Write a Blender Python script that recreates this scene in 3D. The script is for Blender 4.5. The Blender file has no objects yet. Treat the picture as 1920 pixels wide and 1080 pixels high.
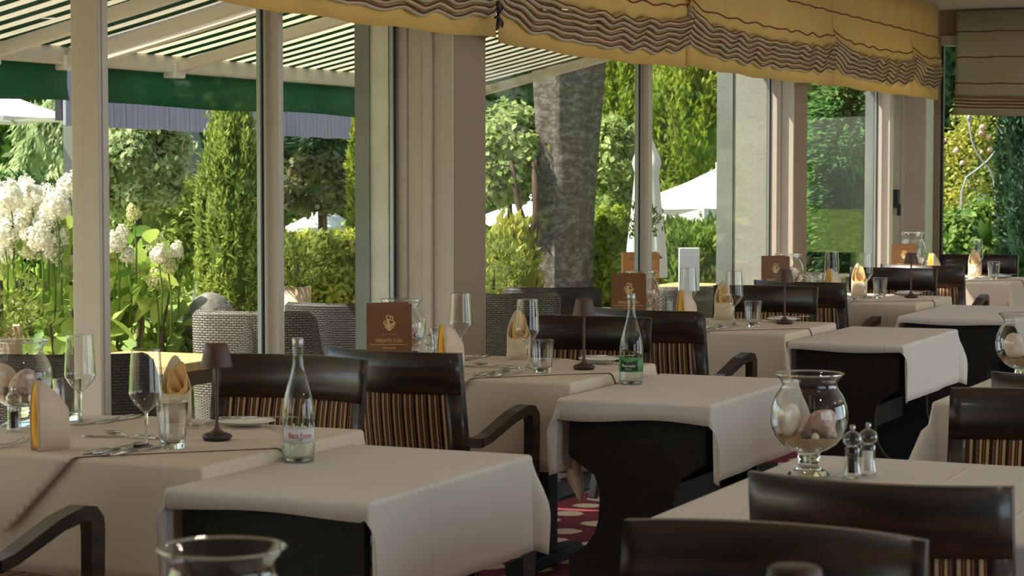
import bpy, bmesh, math, random
import numpy as np
from mathutils import Vector, Matrix, Euler
random.seed(7); rng = np.random.default_rng(7)
SC = bpy.context.scene; COL = SC.collection
R = math.radians; PI = math.pi

# ------------------------------------------------------------------ camera, world, sun, exposure
F = 4050.0; YAW = R(24.3); CAMZ = 1.49; PITCH = math.atan(213 / F)
cd = bpy.data.cameras.new('camera'); cam = bpy.data.objects.new('camera', cd); COL.objects.link(cam)
cam.location = (0, 0, CAMZ); cam.rotation_euler = (PI / 2 - PITCH, 0, YAW)
cd.sensor_width = 36; cd.lens = 36 * F / 1920; cd.clip_start = .05; cd.clip_end = 300
cd.dof.use_dof = True; cd.dof.focus_distance = 9.0; cd.dof.aperture_fstop = 9.0
SC.camera = cam
SC.cycles.transparent_max_bounces = 24
vs = SC.view_settings; vs.view_transform = 'Standard'; vs.look = 'None'; vs.gamma = 1; vs.use_curve_mapping = False
vs.exposure = 0.12
w = bpy.data.worlds.new('sky'); SC.world = w; w.use_nodes = True
wn = w.node_tree; bg = wn.nodes['Background']
sky = wn.nodes.new('ShaderNodeTexSky'); sky.sky_type = 'NISHITA'; sky.sun_disc = False
sky.sun_elevation = R(48); sky.sun_rotation = R(-122); sky.air_density = 1.2; sky.dust_density = 2.0
wn.links.new(sky.outputs[0], bg.inputs[0]); bg.inputs[1].default_value = 0.30
sl = bpy.data.lights.new('sun', 'SUN'); sun = bpy.data.objects.new('sun', sl); COL.objects.link(sun)
sl.energy = 9.5; sl.angle = R(.6); sl.color = (1, .93, .80)
SUN = Vector((-.52, -.32, .78)).normalized()            # towards the sun
sun.rotation_euler = SUN.to_track_quat('Z', 'Y').to_euler(); sun.location = (-20, -10, 30)
def area(name, loc, rot, sx, sy, e, col):
    l = bpy.data.lights.new(name, 'AREA'); l.shape = 'RECTANGLE'; l.size = sx; l.size_y = sy; l.energy = e; l.color = col
    o = bpy.data.objects.new(name, l); COL.objects.link(o); o.location = loc; o.rotation_euler = rot; return o
# added bluish lamps brightening the room from assumed windows of the opposite long side
for yy in (3.0, 8.0, 12.7):
    area('added_daylight_fill', (3.40, yy, 1.35), (0, R(90), 0), 2.1, 3.6, 72, (.74, .87, 1))

# ------------------------------------------------------------------ helpers
cp_, sp_ = math.cos(PITCH), math.sin(PITCH)
FW = Vector((-math.sin(YAW) * cp_, math.cos(YAW) * cp_, -sp_)); RT = Vector((math.cos(YAW), math.sin(YAW), 0)); UP = RT.cross(FW)
FH = Vector((-math.sin(YAW), math.cos(YAW), 0))
def at(u, v, d):
    return Vector((0, 0, CAMZ)) + (FW + RT * ((u - 960) / F) + UP * ((540 - v) / F)) * d
def atx(u, v, X):
    r = FW + RT * ((u - 960) / F) + UP * ((540 - v) / F); return Vector((0, 0, CAMZ)) + r * (X / r.x)
def aty(u, v, Y):
    r = FW + RT * ((u - 960) / F) + UP * ((540 - v) / F); return Vector((0, 0, CAMZ)) + r * (Y / r.y)
def s2l(c): return c / 12.92 if c <= .04045 else ((c + .055) / 1.055) ** 2.4
def rgb(r, g, b): return (s2l(r / 255), s2l(g / 255), s2l(b / 255), 1)

def me(name, vs_, fs, smooth=False, mats=None):
    m = bpy.data.meshes.new(name); m.from_pydata([tuple(v) for v in vs_], [], fs); m.update()
    if smooth: m.polygons.foreach_set('use_smooth', [True] * len(m.polygons))
    return m
def fin(bm, name, smooth=False):
    m = bpy.data.meshes.new(name); bmesh.ops.recalc_face_normals(bm, faces=bm.faces[:]); bm.to_mesh(m); bm.free()
    if smooth: m.polygons.foreach_set('use_smooth', [True] * len(m.polygons))
    return m
def obj(name, m, mt=None, parent=None, loc=None, rot=None, kind=None):
    o = bpy.data.objects.new(name, m); COL.objects.link(o)
    if mt is not None and m is not None and hasattr(m, 'materials') and not m.materials: m.materials.append(mt)
    if parent is not None: o.parent = parent
    if loc is not None: o.location = loc
    if rot is not None: o.rotation_euler = rot
    if kind: o['kind'] = kind
    return o
def thing(name, label, cat, loc=(0, 0, 0), rz=0, group=None):
    o = bpy.data.objects.new(name, None); COL.objects.link(o); o.location = loc; o.rotation_euler = (0, 0, rz); o.empty_display_size = .05
    return tag(o, label, cat, group)
def tag(o, label, cat, group=None):
    o['label'] = label; o['category'] = cat
    if group: o['group'] = group
    return o
def copy_tree(o, parent=None):
    c = o.copy(); COL.objects.link(c); c.parent = parent
    for ch in list(o.children): copy_tree(ch, c)
    return c
def box(bm, x0, x1, y0, y1, z0, z1):
    v = [bm.verts.new(p) for p in ((x0, y0, z0), (x1, y0, z0), (x1, y1, z0), (x0, y1, z0), (x0, y0, z1), (x1, y0, z1), (x1, y1, z1), (x0, y1, z1))]
    for f in ((0, 3, 2, 1), (4, 5, 6, 7), (0, 1, 5, 4), (1, 2, 6, 5), (2, 3, 7, 6), (3, 0, 4, 7)): bm.faces.new([v[i] for i in f])
def boxm(name, *a, bev=0, seg=2):
    bm = bmesh.new(); box(bm, *a)
    if bev: bmesh.ops.bevel(bm, geom=bm.edges[:], offset=bev, segments=seg, affect='EDGES', profile=.5)
    return fin(bm, name)
def lathe(bm, prof, seg=28, c=(0, 0), z0=0, close=False):
    rings = []
    for r, z in prof:
        if r < 1e-5: rings.append([bm.verts.new((c[0], c[1], z + z0))])
        else: rings.append([bm.verts.new((c[0] + r * math.cos(2 * PI * k / seg), c[1] + r * math.sin(2 * PI * k / seg), z + z0)) for k in range(seg)])
    for a, b in zip(rings, rings[1:]):
        for k in range(seg):
            k2 = (k + 1) % seg
            if len(a) == 1 and len(b) == 1: continue
            if len(a) == 1: bm.faces.new((a[0], b[k2], b[k]))
            elif len(b) == 1: bm.faces.new((a[k], a[k2], b[0]))
            else: bm.faces.new((a[k], a[k2], b[k2], b[k]))
def lathem(name, prof, seg=28, smooth=True):
    bm = bmesh.new(); lathe(bm, prof, seg); return fin(bm, name, smooth)
def tube(bm, pts, rad, seg=8, flat=None, caps=True):
    pts = [Vector(p) for p in pts]; n = len(pts); rads = rad if isinstance(rad, (list, tuple)) else [rad] * n
    rings = []; prev = None
    for i, p in enumerate(pts):
        t = (pts[min(i + 1, n - 1)] - pts[max(i - 1, 0)]).normalized()
        if prev is None: a = t.orthogonal().normalized() if abs(t.z) > .95 else t.cross(Vector((0, 0, 1))).normalized()
        else: a = (prev - t * prev.dot(t)).normalized()
        prev = a; b = t.cross(a)
        rings.append([bm.verts.new(p + (a * math.cos(2 * PI * k / seg) + b * math.sin(2 * PI * k / seg) * (flat or 1)) * rads[i]) for k in range(seg)])
    for r0, r1 in zip(rings, rings[1:]):
        for k in range(seg): bm.faces.new((r0[k], r0[(k + 1) % seg], r1[(k + 1) % seg], r1[k]))
    if caps: bm.faces.new(rings[0][::-1]); bm.faces.new(rings[-1])
def tubem(name, pts, rad, seg=8, flat=None):
    bm = bmesh.new(); tube(bm, pts, rad, seg, flat); return fin(bm, name, True)
def prism(bm, poly, d0, d1, axis='y'):
    def P(a, b, d): return (a, d, b) if axis == 'y' else ((d, a, b) if axis == 'x' else (a, b, d))
    A = [bm.verts.new(P(a, b, d0)) for a, b in poly]; B = [bm.verts.new(P(a, b, d1)) for a, b in poly]; n = len(poly)
    bm.faces.new(A); bm.faces.new(B[::-1])
    for k in range(n): bm.faces.new((A[k], B[k], B[(k + 1) % n], A[(k + 1) % n]))
def sweep_rect(bm, path, wd, hd, side):
    """rectangular bar along path; side = unit vector of its width, height is perpendicular"""
    path = [Vector(p) for p in path]; n = len(path); rings = []; side = Vector(side)
    for i, p in enumerate(path):
        t = (path[min(i + 1, n - 1)] - path[max(i - 1, 0)]).normalized(); nn = side.cross(t).normalized()
        ww = wd[i] if isinstance(wd, list) else wd; hh = hd[i] if isinstance(hd, list) else hd
        rings.append([bm.verts.new(p + side * (sx * ww / 2) + nn * (sz * hh / 2)) for sx, sz in ((-1, -1), (1, -1), (1, 1), (-1, 1))])
    for a, b in zip(rings, rings[1:]):
        for k in range(4): bm.faces.new((a[k], a[(k + 1) % 4], b[(k + 1) % 4], b[k]))
    bm.faces.new(rings[0][::-1]); bm.faces.new(rings[-1])

# ------------------------------------------------------------------ materials
def nmat(name):
    m = bpy.data.materials.new(name); m.use_nodes = True; nt = m.node_tree; return m, nt, nt.nodes['Principled BSDF'], nt.nodes['Material Output']
def N(nt, t, **kw):
    n = nt.nodes.new(t)
    for k, v in kw.items():
        if k in n.inputs.keys(): n.inputs[k].default_value = v
        else: setattr(n, k, v)
    return n
def ramp(nt, src, stops, interp='LINEAR'):
    r = nt.nodes.new('ShaderNodeValToRGB'); r.color_ramp.interpolation = interp; e = r.color_ramp.elements
    while len(e) < len(stops): e.new(.5)
    for k, (p, c) in enumerate(stops): e[k].position = p; e[k].color = c
    nt.links.new(src, r.inputs[0]); return r.outputs[0]
def plain(name, c, rough=.5, c2=None, scale=8, bump=0, bscale=60, metal=0, spec=.5, stretch=None, trans=0):
    m, nt, b, out = nmat(name); b.inputs['Roughness'].default_value = rough; b.inputs['Metallic'].default_value = metal; b.inputs['Specular IOR Level'].default_value = spec
    b.inputs['Base Color'].default_value = c
    tc = N(nt, 'ShaderNodeTexCoord'); src = tc.outputs['Object']
    if stretch:
        mp = N(nt, 'ShaderNodeMapping'); mp.inputs['Scale'].default_value = stretch; nt.links.new(src, mp.inputs[0]); src = mp.outputs[0]
    if c2:
        nz = N(nt, 'ShaderNodeTexNoise', Scale=scale, Detail=5.0); nt.links.new(src, nz.inputs[0])
        nt.links.new(ramp(nt, nz.outputs[0], [(.35, c), (.65, c2)]), b.inputs['Base Color'])
    if bump:
        nz = N(nt, 'ShaderNodeTexNoise', Scale=bscale, Detail=3.0); nt.links.new(src, nz.inputs[0])
        bp = N(nt, 'ShaderNodeBump', Strength=bump, Distance=.01); nt.links.new(nz.outputs[0], bp.inputs['Height']); nt.links.new(bp.outputs[0], b.inputs['Normal'])
    if trans:
        tr = N(nt, 'ShaderNodeBsdfTranslucent'); tr.inputs[0].default_value = c; mx = N(nt, 'ShaderNodeMixShader'); mx.inputs[0].default_value = trans
        nt.links.new(b.outputs[0], mx.inputs[1]); nt.links.new(tr.outputs[0], mx.inputs[2]); nt.links.new(mx.outputs[0], out.inputs[0])
    return m
M = {}
M['frame'] = plain('window_frame_paint', rgb(196, 184, 170), .38, rgb(190, 177, 163), 2)
M['wall'] = plain('beige_wall_paint', rgb(152, 130, 106), .8, rgb(147, 125, 101), 3, .05, 120)
M['ceiling'] = plain('ceiling_paint', rgb(205, 196, 182), .9, rgb(198, 189, 175), 2)
M['plaster'] = plain('rough_white_plaster', rgb(222, 218, 206), .95, rgb(206, 202, 190), 6, .35, 55)
M['shadedplaster'] = plain('shaded_plaster', rgb(160, 158, 148), .95, rgb(150, 148, 138), 6, .2, 55)  # white plaster again, with the far pillar's shade put into its colour
M['greycol'] = plain('grey_zinc', rgb(128, 132, 126), .6, rgb(112, 116, 110), 3)
M['gasket'] = plain('black_gasket', rgb(40, 46, 48), .5)
M['spacer'] = plain('glazing_spacer', rgb(150, 158, 158), .35, metal=.6)
M['cloth'] = plain('cream_tablecloth', rgb(228, 212, 191), .8, rgb(223, 206, 185), 1.5, .06, 900, trans=.12)
M['runner'] = plain('white_tablecloth', rgb(226, 219, 211), .8, rgb(221, 214, 206), 1.5, .06, 900, trans=.12)
M['napkin'] = plain('cream_napkin', rgb(236, 216, 186), .85, rgb(228, 208, 178), 12, .1, 500, trans=.15)
M['napyel'] = plain('yellow_napkin', rgb(244, 178, 52), .85, trans=.2)
M['napinner'] = plain('pale_yellow_napkin', rgb(240, 200, 130), .85, trans=.25)
M['black'] = plain('black_lacquer', rgb(30, 26, 22), .62, rgb(24, 21, 18), 30, spec=.3)
M['lamp'] = plain('brown_lamp_paint', rgb(84, 58, 48), .5)
M['lampdark'] = plain('dark_lamp_base', rgb(52, 42, 38), .45)
M['steel'] = plain('cutlery_steel', rgb(200, 198, 194), .18, metal=1)
M['china'] = plain('white_china', rgb(232, 228, 220), .2)
M['menu'] = plain('brown_menu_card', rgb(124, 84, 48), .55, rgb(118, 78, 44), 4)
M['gold'] = plain('gold_print', rgb(222, 190, 132), .45)
M['paper'] = plain('menu_paper', rgb(232, 224, 208), .8)
M['pepper'] = plain('peppercorns', rgb(58, 40, 32), .8, rgb(30, 22, 20), 200, .8, 300)
M['salt'] = plain('salt_grains', rgb(225, 222, 216), .8)
M['sand'] = plain('sand', rgb(190, 156, 104), .9, rgb(160, 126, 82), 80, .5, 200)
M['stone'] = plain('pink_stone', rgb(226, 196, 182), .8, rgb(186, 148, 134), 45, 1.0, 90)
M['shell'] = plain('pale_shell', rgb(232, 214, 198), .6, rgb(208, 184, 166), 25)
M['pebble'] = plain('dark_pebble', rgb(120, 92, 76), .5, rgb(80, 64, 56), 25)
M['whitelabel'] = plain('white_label', rgb(214, 214, 214), .5)
M['greenlabel'] = plain('green_label', rgb(92, 150, 88), .5, rgb(70, 128, 70), 20)
M['darkgreen'] = plain('dark_green_print', rgb(26, 60, 40), .5)
M['red'] = plain('red_print', rgb(196, 40, 52), .5)
M['whiteprint'] = plain('white_print', rgb(236, 238, 232), .5)
M['cap'] = plain('silver_cap', rgb(176, 176, 174), .35, metal=.7)
M['greendark'] = plain('awning_valance', rgb(26, 112, 78), .8, rgb(20, 98, 66), 3, trans=.25)
M['alu'] = plain('cream_aluminium', rgb(214, 206, 190), .45)
M['plank'] = plain('grey_violet_plank', rgb(176, 168, 182), .8, rgb(150, 144, 158), 2, stretch=(8, 8, .8))
M['pot'] = plain('beige_planter', rgb(206, 178, 150), .7, rgb(196, 168, 140), 4)
M['soil'] = plain('soil', rgb(60, 46, 36), .95)
M['copper'] = plain('orange_planter', rgb(206, 128, 70), .5, rgb(190, 116, 62), 3)
M['white'] = plain('white_panel', rgb(226, 230, 236), .5)
M['parasol'] = plain('white_parasol', rgb(238, 238, 236), .85, trans=.35)
M['rock'] = plain('grey_boulder', rgb(150, 144, 136), .9, rgb(98, 92, 86), 9, .9, 25)
M['outwood'] = plain('outdoor_wood', rgb(206, 176, 120), .55, rgb(190, 156, 100), 3, stretch=(1, 12, 12))
M['cushion'] = plain('grey_cushion', rgb(150, 144, 134), .9)
M['iron'] = plain('arch_iron', rgb(150, 154, 158), .5)
M['lantern'] = plain('lantern_black', rgb(46, 54, 66), .5)
M['paving'] = plain('paving', rgb(168, 156, 140), .9, rgb(142, 130, 116), 2)
M['lawn'] = plain('lawn', rgb(104, 128, 52), .95, rgb(140, 158, 70), 1.2)
M['grille'] = plain('grille_metal', rgb(84, 80, 76), .5, metal=.4)
M['branch'] = plain('branch_bark', rgb(96, 74, 58), .9, rgb(70, 54, 42), 12)
M['ball'] = plain('chrome', rgb(190, 190, 190), .15, metal=1)
M['lampglow'] = None

def creases(m):
    nt = m.node_tree; b = nt.nodes['Principled BSDF']; tc = N(nt, 'ShaderNodeTexCoord'); sx = N(nt, 'ShaderNodeSeparateXYZ'); nt.links.new(tc.outputs['Object'], sx.inputs[0]); prev = None
    for ax, per in ((0, .262), (1, .31)):
        a = N(nt, 'ShaderNodeMath', operation='MULTIPLY'); a.inputs[1].default_value = 1 / per; nt.links.new(sx.outputs[ax], a.inputs[0])
        f = N(nt, 'ShaderNodeMath', operation='FRACT'); nt.links.new(a.outputs[0], f.inputs[0])
        r = ramp(nt, f.outputs[0], [(.47, (0, 0, 0, 1)), (.5, (1, 1, 1, 1)), (.53, (0, 0, 0, 1))])
        if prev is None: prev = r
        else:
            ad = N(nt, 'ShaderNodeMath', operation='MAXIMUM'); nt.links.new(prev, ad.inputs[0]); nt.links.new(r, ad.inputs[1]); prev = ad.outputs[0]
    bp = N(nt, 'ShaderNodeBump', Strength=.55, Distance=.004); nt.links.new(prev, bp.inputs['Height']); nt.links.new(bp.outputs[0], b.inputs['Normal'])
creases(M['runner'])
def wood():
    m, nt, b, out = nmat('dark_stained_wood'); b.inputs['Roughness'].default_value = .42; b.inputs['Specular IOR Level'].default_value = .5; b.inputs['Coat Weight'].default_value = .3; b.inputs['Coat Roughness'].default_value = .16; b.inputs['Coat IOR'].default_value = 1.5
    tc = N(nt, 'ShaderNodeTexCoord'); mp = N(nt, 'ShaderNodeMapping'); mp.inputs['Scale'].default_value = (.8, 2.5, 3.2); nt.links.new(tc.outputs['Object'], mp.inputs[0])
    nz = N(nt, 'ShaderNodeTexNoise', Scale=2.2, Detail=2.0); nt.links.new(mp.outputs[0], nz.inputs[0])
    wv = N(nt, 'ShaderNodeTexWave', Scale=1.5, Distortion=14.0, Detail=2.5); wv.bands_direction = 'Z'; wv.inputs['Detail Scale'].default_value = 1.2; nt.links.new(mp.outputs[0], wv.inputs[0])
    mx = N(nt, 'ShaderNodeMath', operation='MULTIPLY'); nt.links.new(nz.outputs[0], mx.inputs[0]); nt.links.new(wv.outputs[0], mx.inputs[1])
    nt.links.new(ramp(nt, mx.outputs[0], [(.0, rgb(28, 19, 15)), (.25, rgb(38, 26, 19)), (.7, rgb(72, 46, 30))]), b.inputs['Base Color'])
    return m
M['wood'] = wood()
def stripes():
    m, nt, b, out = nmat('striped_upholstery'); b.inputs['Roughness'].default_value = .9; b.inputs['Specular IOR Level'].default_value = .2
    tc = N(nt, 'ShaderNodeTexCoord'); sx = N(nt, 'ShaderNodeSeparateXYZ'); nt.links.new(tc.outputs['Object'], sx.inputs[0])
    a = N(nt, 'ShaderNodeMath', operation='MULTIPLY'); a.inputs[1].default_value = 1 / .044; nt.links.new(sx.outputs[0], a.inputs[0])
    f = N(nt, 'ShaderNodeMath', operation='FRACT'); nt.links.new(a.outputs[0], f.inputs[0])
    dk, tn, br = rgb(36, 28, 26), rgb(176, 140, 100), rgb(112, 78, 54)
    c = ramp(nt, f.outputs[0], [(0, dk), (.12, tn), (.30, dk), (.38, br), (.47, dk), (.56, tn), (.70, dk), (.78, br), (.90, dk)], 'CONSTANT')
    nt.links.new(c, b.inputs['Base Color']); return m
M['stripe'] = stripes()
def carpet():
    m, nt, b, out = nmat('red_dotted_carpet'); b.inputs['Roughness'].default_value = 1; b.inputs['Specular IOR Level'].default_value = .1
    tc = N(nt, 'ShaderNodeTexCoord'); mp = N(nt, 'ShaderNodeMapping'); mp.inputs['Scale'].default_value = (1, 1, 0); nt.links.new(tc.outputs['Object'], mp.inputs[0])
    nz = N(nt, 'ShaderNodeTexNoise', Scale=26.0, Detail=3.0); nt.links.new(mp.outputs[0], nz.inputs[0])
    ad = N(nt, 'ShaderNodeMix', data_type='VECTOR'); 
    sc_ = N(nt, 'ShaderNodeVectorMath', operation='SCALE'); sc_.inputs['Scale'].default_value = .035; nt.links.new(nz.outputs['Color'], sc_.inputs[0])
    av = N(nt, 'ShaderNodeVectorMath', operation='ADD'); nt.links.new(mp.outputs[0], av.inputs[0]); nt.links.new(sc_.outputs[0], av.inputs[1])
    vo = N(nt, 'ShaderNodeTexVoronoi', Scale=4.6, Randomness=.28); nt.links.new(av.outputs[0], vo.inputs[0])
    fz = N(nt, 'ShaderNodeTexNoise', Scale=350.0, Detail=2.0); nt.links.new(tc.outputs['Object'], fz.inputs[0])
    redc = ramp(nt, fz.outputs[0], [(.35, rgb(108, 44, 52)), (.65, rgb(148, 76, 82))])
    st = ramp(nt, vo.outputs['Distance'], [(.0, (1, 1, 1, 1)), (.30, (1, 1, 1, 1)), (.33, (0, 0, 0, 1))])
    mx = N(nt, 'ShaderNodeMix', data_type='RGBA'); nt.links.new(st, mx.inputs[0]); nt.links.new(redc, mx.inputs[6]); mx.inputs[7].default_value = rgb(226, 208, 180)
    nt.links.new(mx.outputs[2], b.inputs['Base Color']); return m
M['carpet'] = carpet()
def thin_glass(name, tint=(.97, .985, .98, 1), ior=1.5, gain=1.6, power=5):
    m, nt, b, out = nmat(name); nt.nodes.remove(b)
    tr = N(nt, 'ShaderNodeBsdfTransparent'); tr.inputs[0].default_value = tint; gl = N(nt, 'ShaderNodeBsdfGlossy', Roughness=.0)
    lw = N(nt, 'ShaderNodeLayerWeight', Blend=.5); pw = N(nt, 'ShaderNodeMath', operation='POWER'); pw.inputs[1].default_value = power; nt.links.new(lw.outputs['Facing'], pw.inputs[0])
    f0 = ((ior - 1) / (ior + 1)) ** 2; mu = N(nt, 'ShaderNodeMath', operation='MULTIPLY_ADD', use_clamp=True); mu.inputs[1].default_value = (1 - f0) * gain; mu.inputs[2].default_value = f0 * gain; nt.links.new(pw.outputs[0], mu.inputs[0])
    fac = mu.outputs[0]
    mx = N(nt, 'ShaderNodeMixShader'); nt.links.new(fac, mx.inputs[0]); nt.links.new(tr.outputs[0], mx.inputs[1]); nt.links.new(gl.outputs[0], mx.inputs[2]); nt.links.new(mx.outputs[0], out.inputs[0])
    return m
M['pane'] = thin_glass('window_glass', (.975, .985, .98, 1), 1.5, .24)
M['glass'] = thin_glass('table_glass', (.96, .965, .96, 1), 1.5, 1.5, 2.6)
M['bottle'] = thin_glass('bottle_glass', (.92, .955, .92, 1), 1.5, 1.3, 2.8)
M['vaseglass'] = thin_glass('vase_glass', (.94, .96, .945, 1), 1.5, 1.4, 2.8)
M['water'] = thin_glass('still_water', (.93, .95, .94, 1), 1.33, 1.2)
def solid_glass():
    m, nt, b, out = nmat('solid_glass'); nt.nodes.remove(b); g = N(nt, 'ShaderNodeBsdfGlass', Roughness=.0, IOR=1.46); g.inputs[0].default_value = (.97, .98, .97, 1); nt.links.new(g.outputs[0], out.inputs[0]); return m
M['solid'] = solid_glass()
def awning_mat():
    m, nt, b, out = nmat('striped_awning_fabric'); b.inputs['Roughness'].default_value = .9
    tc = N(nt, 'ShaderNodeTexCoord'); sx = N(nt, 'ShaderNodeSeparateXYZ'); nt.links.new(tc.outputs['Object'], sx.inputs[0])
    a = N(nt, 'ShaderNodeMath', operation='MULTIPLY'); a.inputs[1].default_value = 1 / .145; nt.links.new(sx.outputs[1], a.inputs[0])
    f = N(nt, 'ShaderNodeMath', operation='FRACT'); nt.links.new(a.outputs[0], f.inputs[0])
    c = ramp(nt, f.outputs[0], [(0, rgb(234, 228, 212)), (.50, rgb(20, 92, 68)), (.98, rgb(234, 228, 212))], 'CONSTANT')
    tr = N(nt, 'ShaderNodeBsdfTranslucent'); mx = N(nt, 'ShaderNodeMixShader'); mx.inputs[0].default_value = .6
    nt.links.new(c, b.inputs['Base Color']); nt.links.new(c, tr.inputs[0]); nt.links.new(b.outputs[0], mx.inputs[1]); nt.links.new(tr.outputs[0], mx.inputs[2]); nt.links.new(mx.outputs[0], out.inputs[0]); return m
M['awning'] = awning_mat()
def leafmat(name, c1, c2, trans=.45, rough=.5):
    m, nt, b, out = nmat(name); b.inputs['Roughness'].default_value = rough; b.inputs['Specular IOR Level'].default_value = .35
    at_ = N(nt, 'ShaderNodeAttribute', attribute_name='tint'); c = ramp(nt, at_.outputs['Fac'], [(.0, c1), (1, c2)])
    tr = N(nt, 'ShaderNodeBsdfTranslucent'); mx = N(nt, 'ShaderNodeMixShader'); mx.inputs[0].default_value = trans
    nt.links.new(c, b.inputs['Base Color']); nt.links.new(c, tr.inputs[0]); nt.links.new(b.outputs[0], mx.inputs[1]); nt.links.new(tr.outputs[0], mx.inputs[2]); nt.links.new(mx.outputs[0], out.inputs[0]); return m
L = {}
L['hyd'] = leafmat('hydrangea_leaf', rgb(112, 146, 58), rgb(192, 210, 104))
L['flower'] = leafmat('hydrangea_petal', rgb(246, 240, 214), rgb(255, 252, 238), .3)
L['flowerg'] = leafmat('hydrangea_petal_greenish', rgb(218, 222, 142), rgb(246, 240, 200), .3)
L['bamboo'] = leafmat('pale_shrub_leaf', rgb(128, 152, 84), rgb(206, 216, 164))
L['thuja'] = leafmat('thuja_leaf', rgb(98, 124, 46), rgb(186, 198, 98))
L['pine'] = leafmat('dark_pine_needle', rgb(46, 76, 54), rgb(108, 140, 104), .2)
L['redmaple'] = leafmat('brownish_leaf', rgb(70, 82, 44), rgb(128, 116, 76), .3)
L['hedge'] = leafmat('hedge_leaf', rgb(110, 132, 44), rgb(214, 208, 82))
L['maple'] = leafmat('light_maple_leaf', rgb(128, 156, 78), rgb(204, 216, 140))
L['rhodo'] = leafmat('rhododendron_leaf', rgb(120, 140, 50), rgb(218, 206, 104))
L['yew'] = leafmat('bright_thuja_leaf', rgb(92, 124, 32), rgb(184, 196, 70))
L['fern'] = leafmat('feathery_conifer_leaf', rgb(60, 110, 52), rgb(132, 178, 104))
L['dark'] = leafmat('dark_tree_leaf', rgb(40, 70, 38), rgb(94, 128, 66), .3)
L['mid'] = leafmat('mid_tree_leaf', rgb(70, 106, 40), rgb(146, 172, 76))
L['rose'] = leafmat('rose_leaf', rgb(104, 128, 50), rgb(206, 196, 90))
L['blossom'] = leafmat('rose_petal', rgb(226, 170, 170), rgb(240, 206, 196), .3)
L['cypress'] = leafmat('cypress_leaf', rgb(22, 48, 30), rgb(48, 80, 46), .15)
L['box'] = leafmat('boxwood_leaf', rgb(84, 106, 40), rgb(150, 160, 72))
def bark():
    m, nt, b, out = nmat('mottled_bark'); b.inputs['Roughness'].default_value = .95
    tc = N(nt, 'ShaderNodeTexCoord'); mp = N(nt, 'ShaderNodeMapping'); mp.inputs['Scale'].default_value = (1, 1, 1.6); nt.links.new(tc.outputs['Object'], mp.inputs[0])
    n1 = N(nt, 'ShaderNodeTexNoise', Scale=14.0, Detail=9.0, Roughness=.75); nt.links.new(mp.outputs[0], n1.inputs[0])
    nt.links.new(ramp(nt, n1.outputs[0], [(.32, rgb(66, 55, 48)), (.5, rgb(96, 85, 77)), (.6, rgb(132, 124, 117)), (.75, rgb(106, 95, 87))]), b.inputs['Base Color'])
    bp = N(nt, 'ShaderNodeBump', Strength=.8, Distance=.02); nt.links.new(n1.outputs[0], bp.inputs['Height']); nt.links.new(bp.outputs[0], b.inputs['Normal']); return m
M['bark'] = bark()
def wicker(name, c1, c2):
    m, nt, b, out = nmat(name); b.inputs['Roughness'].default_value = .5
    tc = N(nt, 'ShaderNodeTexCoord'); sx = N(nt, 'ShaderNodeSeparateXYZ'); nt.links.new(tc.outputs['UV'], sx.inputs[0])
    cb = N(nt, 'ShaderNodeCombineXYZ'); nt.links.new(sx.outputs[0], cb.inputs[0]); nt.links.new(sx.outputs[1], cb.inputs[1])
    br = N(nt, 'ShaderNodeTexBrick', Scale=1.0); br.inputs['Brick Width'].default_value = .024; br.inputs['Row Height'].default_value = .009; br.inputs['Mortar Size'].default_value = .0024; br.inputs['Mortar Smooth'].default_value = .6
    br.inputs['Color1'].default_value = c1; br.inputs['Color2'].default_value = c2; br.inputs['Mortar'].default_value = rgb(22, 19, 17); nt.links.new(cb.outputs[0], br.inputs[0])
    nt.links.new(br.outputs[0], b.inputs['Base Color'])
    bp = N(nt, 'ShaderNodeBump', Strength=1.0, Distance=.006, invert=True); nt.links.new(br.outputs['Fac'], bp.inputs['Height']); nt.links.new(bp.outputs[0], b.inputs['Normal']); return m
M['wicker'] = wicker('dark_wicker', rgb(76, 66, 58), rgb(58, 50, 44))
M['wickerg'] = wicker('grey_wicker', rgb(146, 138, 124), rgb(118, 110, 98))
M['blind'] = plain('gold_blind_fabric', rgb(238, 212, 146), .85, rgb(232, 204, 138), 5, .1, 60, trans=.6, stretch=(1, 1, .3))
M['blindpale'] = plain('cream_blind_fabric', rgb(190, 178, 146), .85, rgb(182, 168, 136), 5, .1, 60, trans=.35)
M['pleat'] = plain('folded_blind_fabric', rgb(216, 190, 138), .85, rgb(200, 172, 122), 8, trans=.2)
M['blindline'] = plain('brown_blind_stripe', rgb(100, 44, 28), .85)
M['taupe'] = plain('taupe_blind_stripe', rgb(182, 166, 132), .85)

# ------------------------------------------------------------------ room shell
GX = -4.15            # glass plane of the long window side
YE = 17.0             # end wall with window
XR, YB, ZC = 3.5, -2.2, 2.78
def struct(name, m, mt): return obj(name, m, mt, kind='structure')
struct('floor', boxm('floor', -4.3, XR + .2, YB - .2, YE + .15, -.12, 0), M['carpet'])
struct('ceiling', boxm('ceiling', -4.45, XR + .2, YB - .2, YE + .2, ZC, ZC + .15), M['ceiling'])
struct('wall_back', boxm('wall_back', -4.2, XR + .2, YB - .2, YB, 0, ZC), M['wall'])
bm = bmesh.new()
box(bm, XR, XR + .2, YB, YE + .15, 0, .25); box(bm, XR, XR + .2, YB, YE + .15, 2.45, ZC)
for a, b_ in ((YB, 1.1), (4.9, 6.3), (10.1, 11.5), (15.3, YE + .15)): box(bm, XR, XR + .2, a, b_, .25, 2.45)  # leaves openings for the assumed windows of this unseen wall
struct('wall_right', fin(bm, 'wall_right'), M['wall'])
bm = bmesh.new()
box(bm, -4.4, -4.05, YB, YE + .15, 2.40, ZC)                    # header above the glass
box(bm, -4.3, -4.05, YB, 1.6, 0, 2.40)
struct('wall_left', fin(bm, 'wall_left'), M['wall'])
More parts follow.
